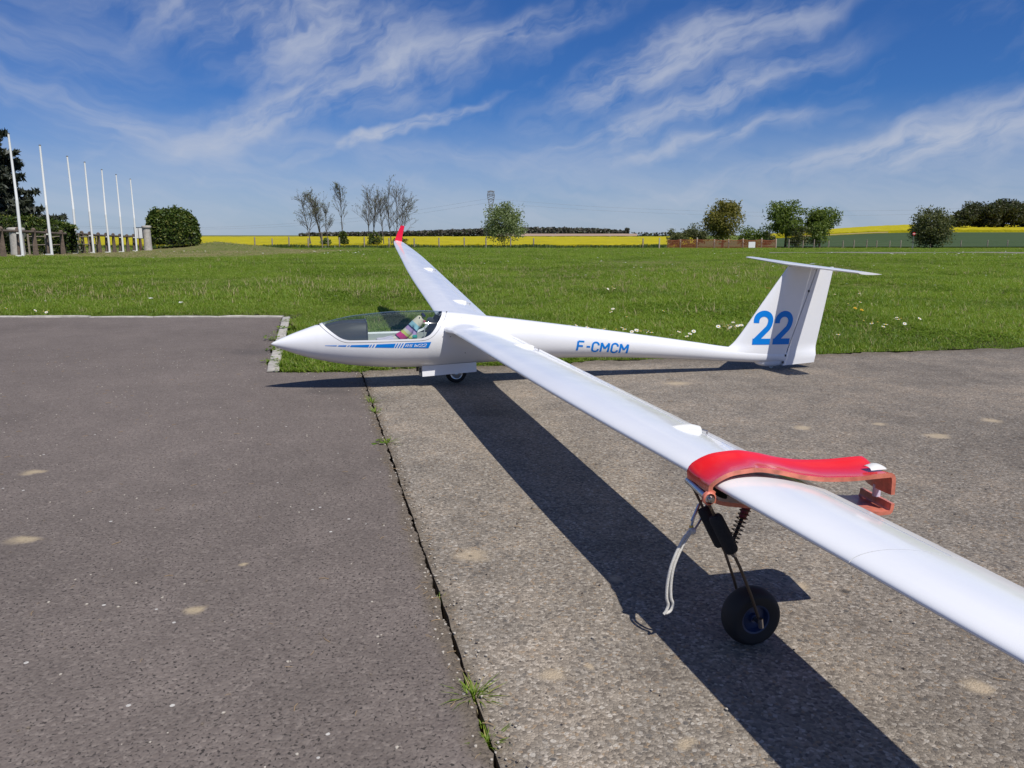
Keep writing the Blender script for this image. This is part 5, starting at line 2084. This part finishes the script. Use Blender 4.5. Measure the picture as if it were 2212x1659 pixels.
def pillar(px_, D, h_, r_, label):
    e = empty('gate_pillar', base_at(px_, D)); tag(e, label, 'pillar', 'round stone gate pillars')
    MB().lathe([(r_ * 1.08, -.1), (r_ * 1.05, .1), (r_, .2), (r_ * .96, h_ - .16)], 20).build('shaft', STONE, e, smooth=40)
    MB().lathe([(r_ * .96, h_ - .16), (r_ * 1.22, h_ - .13), (r_ * 1.28, h_ - .07), (r_ * 1.2, h_ - .02), (r_ * .9, h_), (0, h_ + .01)], 20).build('cap', STONE, e, smooth=40)


pillar(44, 33.5, 1.16, .27, 'round pale stone pillar behind the nearest flagpole')
pillar(322, 50.2, 1.55, .235, 'round pale stone pillar beside the rounded bush')

nb = empty('notice_board', base_at(305, 49.6)); tag(nb, 'small white notice board on a dark red post beside the farthest flagpole', 'notice board')
MB().tube([(0, 0, -.1), (0, 0, 1.42)], .03, 8).build('post', mat('dark red paint', (.12, .025, .02), .6), nb, smooth=40)
MB().box((0, -.05, 1.12), (.50, .012, .66)).build('panel', WPAINT, nb)
fm = mat('dark frame', (.03, .03, .035), .5)
for c_, s_ in (((0, -.055, 1.46), (.54, .03, .03)), ((0, -.055, .78), (.54, .03, .03)), ((-.26, -.055, 1.12), (.03, .03, .65)), ((.26, -.055, 1.12), (.03, .03, .65)), ((0, -.065, 1.12), (.025, .02, .64))):
    MB().box(c_, s_).build('frame_bar', fm, nb)

tpst = empty('t_post', base_at(697, 73)); tag(tpst, 'thin wooden T-shaped post in the grass before the bare trees', 'post')
MB().box((0, 0, .72), (.08, .08, 1.55)).build('upright', POSTW, tpst)
MB().box((0, 0, 1.50), (.56, .06, .06)).build('crossbar', POSTW, tpst)

# ------------------------------------------------------------------ wire fences along the airfield
Z6 = lambda X: (1100 + X / 2.011) * .54
Z7 = lambda X: (2600 + X / 2.765) * .54
Z8 = lambda X: (3300 + X / 2.779) * .54


def wire_fence(name, posts, ph, label, m, rw=.06):
    e = empty(name, posts[0]); tag(e, label, 'fence', 'wire fences round the airfield')
    for i, p in enumerate(posts):
        r = random.Random(i); h2 = ph * r.uniform(.9, 1.1)
        mb = MB(); mb.tube([p - Vector((0, 0, .1)), p + Vector((r.uniform(-.02, .02), 0, h2 * .97)), p + Vector((0, 0, h2))], [rw, rw * .95, rw * .6], 7)
        rel(mb.build('post', m, smooth=40), e)
    for z in (.3, .6, .88):
        for a, b_ in zip(posts[:-1], posts[1:]):
            rel(MB().tube([a + Vector((0, 0, ph * z)), a.lerp(b_, .5) + Vector((0, 0, ph * z - .02)), b_ + Vector((0, 0, ph * z))], .006, 3).build('wire', WIRE), e)


P1 = [base_at(Z6(x), 84) for x in (-160, -20, 115, 270, 430, 520, 720, 920, 1120, 1320, 1523, 1697, 1895, 2080)] + [base_at(Z7(x), 82) for x in (-80,)]
wire_fence('post_and_wire_fence', P1, 1.12, 'wire fence with timber posts in front of the rapeseed field', POSTW, .075)
xs7 = [100, 332, 515, 708, 866, 1023, 1228, 1390]
P2 = [base_at(Z7(x), 76.5) for x in xs7]
wire_fence('post_and_wire_fence', P2, .98, 'wire fence with pale posts carrying the orange netting', mat('pale post', (.36, .32, .26), .9), .07)
P3 = [base_at(Z7(x), 80 + i) for i, x in enumerate((1532, 1688, 1810, 1973, 2132))] + [base_at(Z8(x), 85 + i) for i, x in enumerate((318, 460, 572, 716, 840, 1168, 1507, 1803, 2025, 2300))]
wire_fence('post_and_wire_fence', P3, .86, 'wire fence with thin grey posts before the green field at right', POSTW, .06)

# orange plastic netting
net = empty('orange_netting', P2[0]); tag(net, 'orange plastic safety netting hung between pale fence posts', 'netting')
N0 = [base_at(Z7(x), 76.3) for x in [190] + xs7[1:]]
for a, b_ in zip(N0[:-1], N0[1:]):
    mb = MB(); L = (b_ - a).length; d = (b_ - a).normalized()
    nv = int(L / .10)
    r = random.Random(int(a.x * 10)); sag = r.uniform(.02, .10)
    topz = lambda f: .86 - sag * math.sin(math.pi * f)
    for k in range(9):
        pts = [a.lerp(b_, f) + Vector((0, 0, .06 + (topz(f) - .06) * k / 8)) for f in np.linspace(0, 1, 7)]
        mb.tube(pts, .011 if k < 8 else .022, 3, cap=False)
    for k in range(nv + 1):
        f = k / nv; p = a.lerp(b_, f)
        mb.tube([p + Vector((0, 0, .06)), p + Vector((0, 0, topz(f)))], .010, 3, cap=False)
    rel(mb.build('net_panel', ORANGE), net)

wb = empty('white_board', base_at(Z7(1124), 75.6)); tag(wb, 'blank white square board standing against the orange netting', 'board')
MB().box((0, 0, .36), (.64, .03, .60)).build('panel', WPAINT, wb)
for x in (-.25, .25):
    MB().box((x, .05, .18), (.05, .05, .50)).build('leg', POSTW, wb)

ne = empty('no_entry_sign', base_at(Z8(970), 74)); tag(ne, 'round red no entry sign on a thin post before the large bush', 'sign')
zc_ = at(1971, 505, 74).z - ne.location.z
MB().tube([(0, 0, -.1), (0, 0, zc_ + .1)], .025, 7).build('post', GALV, ne, smooth=40)
MB().lathe([(0, -.012), (.135, -.010), (.14, 0), (.135, .008), (0, .008)], 24, 'Y', (0, -.04, zc_)).build('disc', NOENTRY, ne, smooth=30)
MB().box((0, -.056, zc_), (.22, .006, .05)).build('white_bar', WPAINT, ne)
for s_ in (-1, 1):
    MB().tube([(s_ * .12, 0, -.05), (0, 0, .35)], .015, 5).build('brace', GALV, ne)

# ------------------------------------------------------------------ pylon and power lines
PD = 480
pb = at(1061, 508, PD); pb.z = -.6
ptop = at(1061, 413, PD).z
py_ = empty('pylon', pb); tag(py_, 'grey lattice electricity pylon behind the willow', 'pylon')
Ht = ptop + .6
lev = [(0, 2.9), (.25, 2.2), (.5, 1.45), (.62, 1.15), (.70, 1.0), (.82, 1.75), (.92, 2.15), (1.0, 1.5)]


def ring(z, w):
    return [Vector((sx * w, sy * w * (.6 if z > .7 else 1), z * Ht)) for sx, sy in ((-1, -1), (1, -1), (1, 1), (-1, 1))]


RR = [ring(*l) for l in lev]
mb = MB()
for A_, B_ in zip(RR[:-1], RR[1:]):
    for k in range(4):
        mb.tube([A_[k], B_[k]], .17, 4)
mb.build('legs', GALV, py_)
mb = MB()
for A_, B_ in zip(RR[:-1], RR[1:]):
    for k in range(4):
        j = (k + 1) % 4
        m1, m2 = A_[k].lerp(B_[k], .5), A_[j].lerp(B_[j], .5)
        mb.tube([A_[k], m2], .09, 3); mb.tube([A_[j], m1], .09, 3); mb.tube([m1, B_[j]], .09, 3); mb.tube([m2, B_[k]], .09, 3)
        mb.tube([B_[k], B_[j]], .11, 3)
mb.build('bracing', GALV, py_)
mb = MB()
for z in (.985, 1.0):
    mb.box((0, 0, z * Ht), (4.6, .5, .16))
mb.tube([(-2.1, 0, Ht), (0, 0, Ht * 1.012), (2.1, 0, Ht)], .14, 4)
mb.build('crossarm', GALV, py_)


def wire_run(name, pts, r_, label):
    A_ = [Vector(p) for p in pts]
    o = MB().tube(crv(A_, 8), r_, 4, cap=False)
    root = o.build(name, GALV)
    tag(root, label, 'power line', 'power lines')


for k, (dy, lab) in enumerate(((0, 'upper'), (10, 'lower'))):
    wire_run('power_line', [at(-60, 482 + dy * .4, 560), at(400, 492 + dy * .35, 530), at(760, 472 + dy * .7, 500), at(1055, 429 + dy * .9, PD)], .032, lab + ' power line left of the pylon')
    wire_run('power_line', [at(1067, 430 + dy * .9, PD), at(1300, 447 + dy * .8, 470), at(1600, 458 + dy * .8, 455), at(1790, 456 + dy, 445), at(2000, 453 + dy * .9, 430), at(2300, 440 + dy * .9, 410)], .032, lab + ' power line right of the pylon')
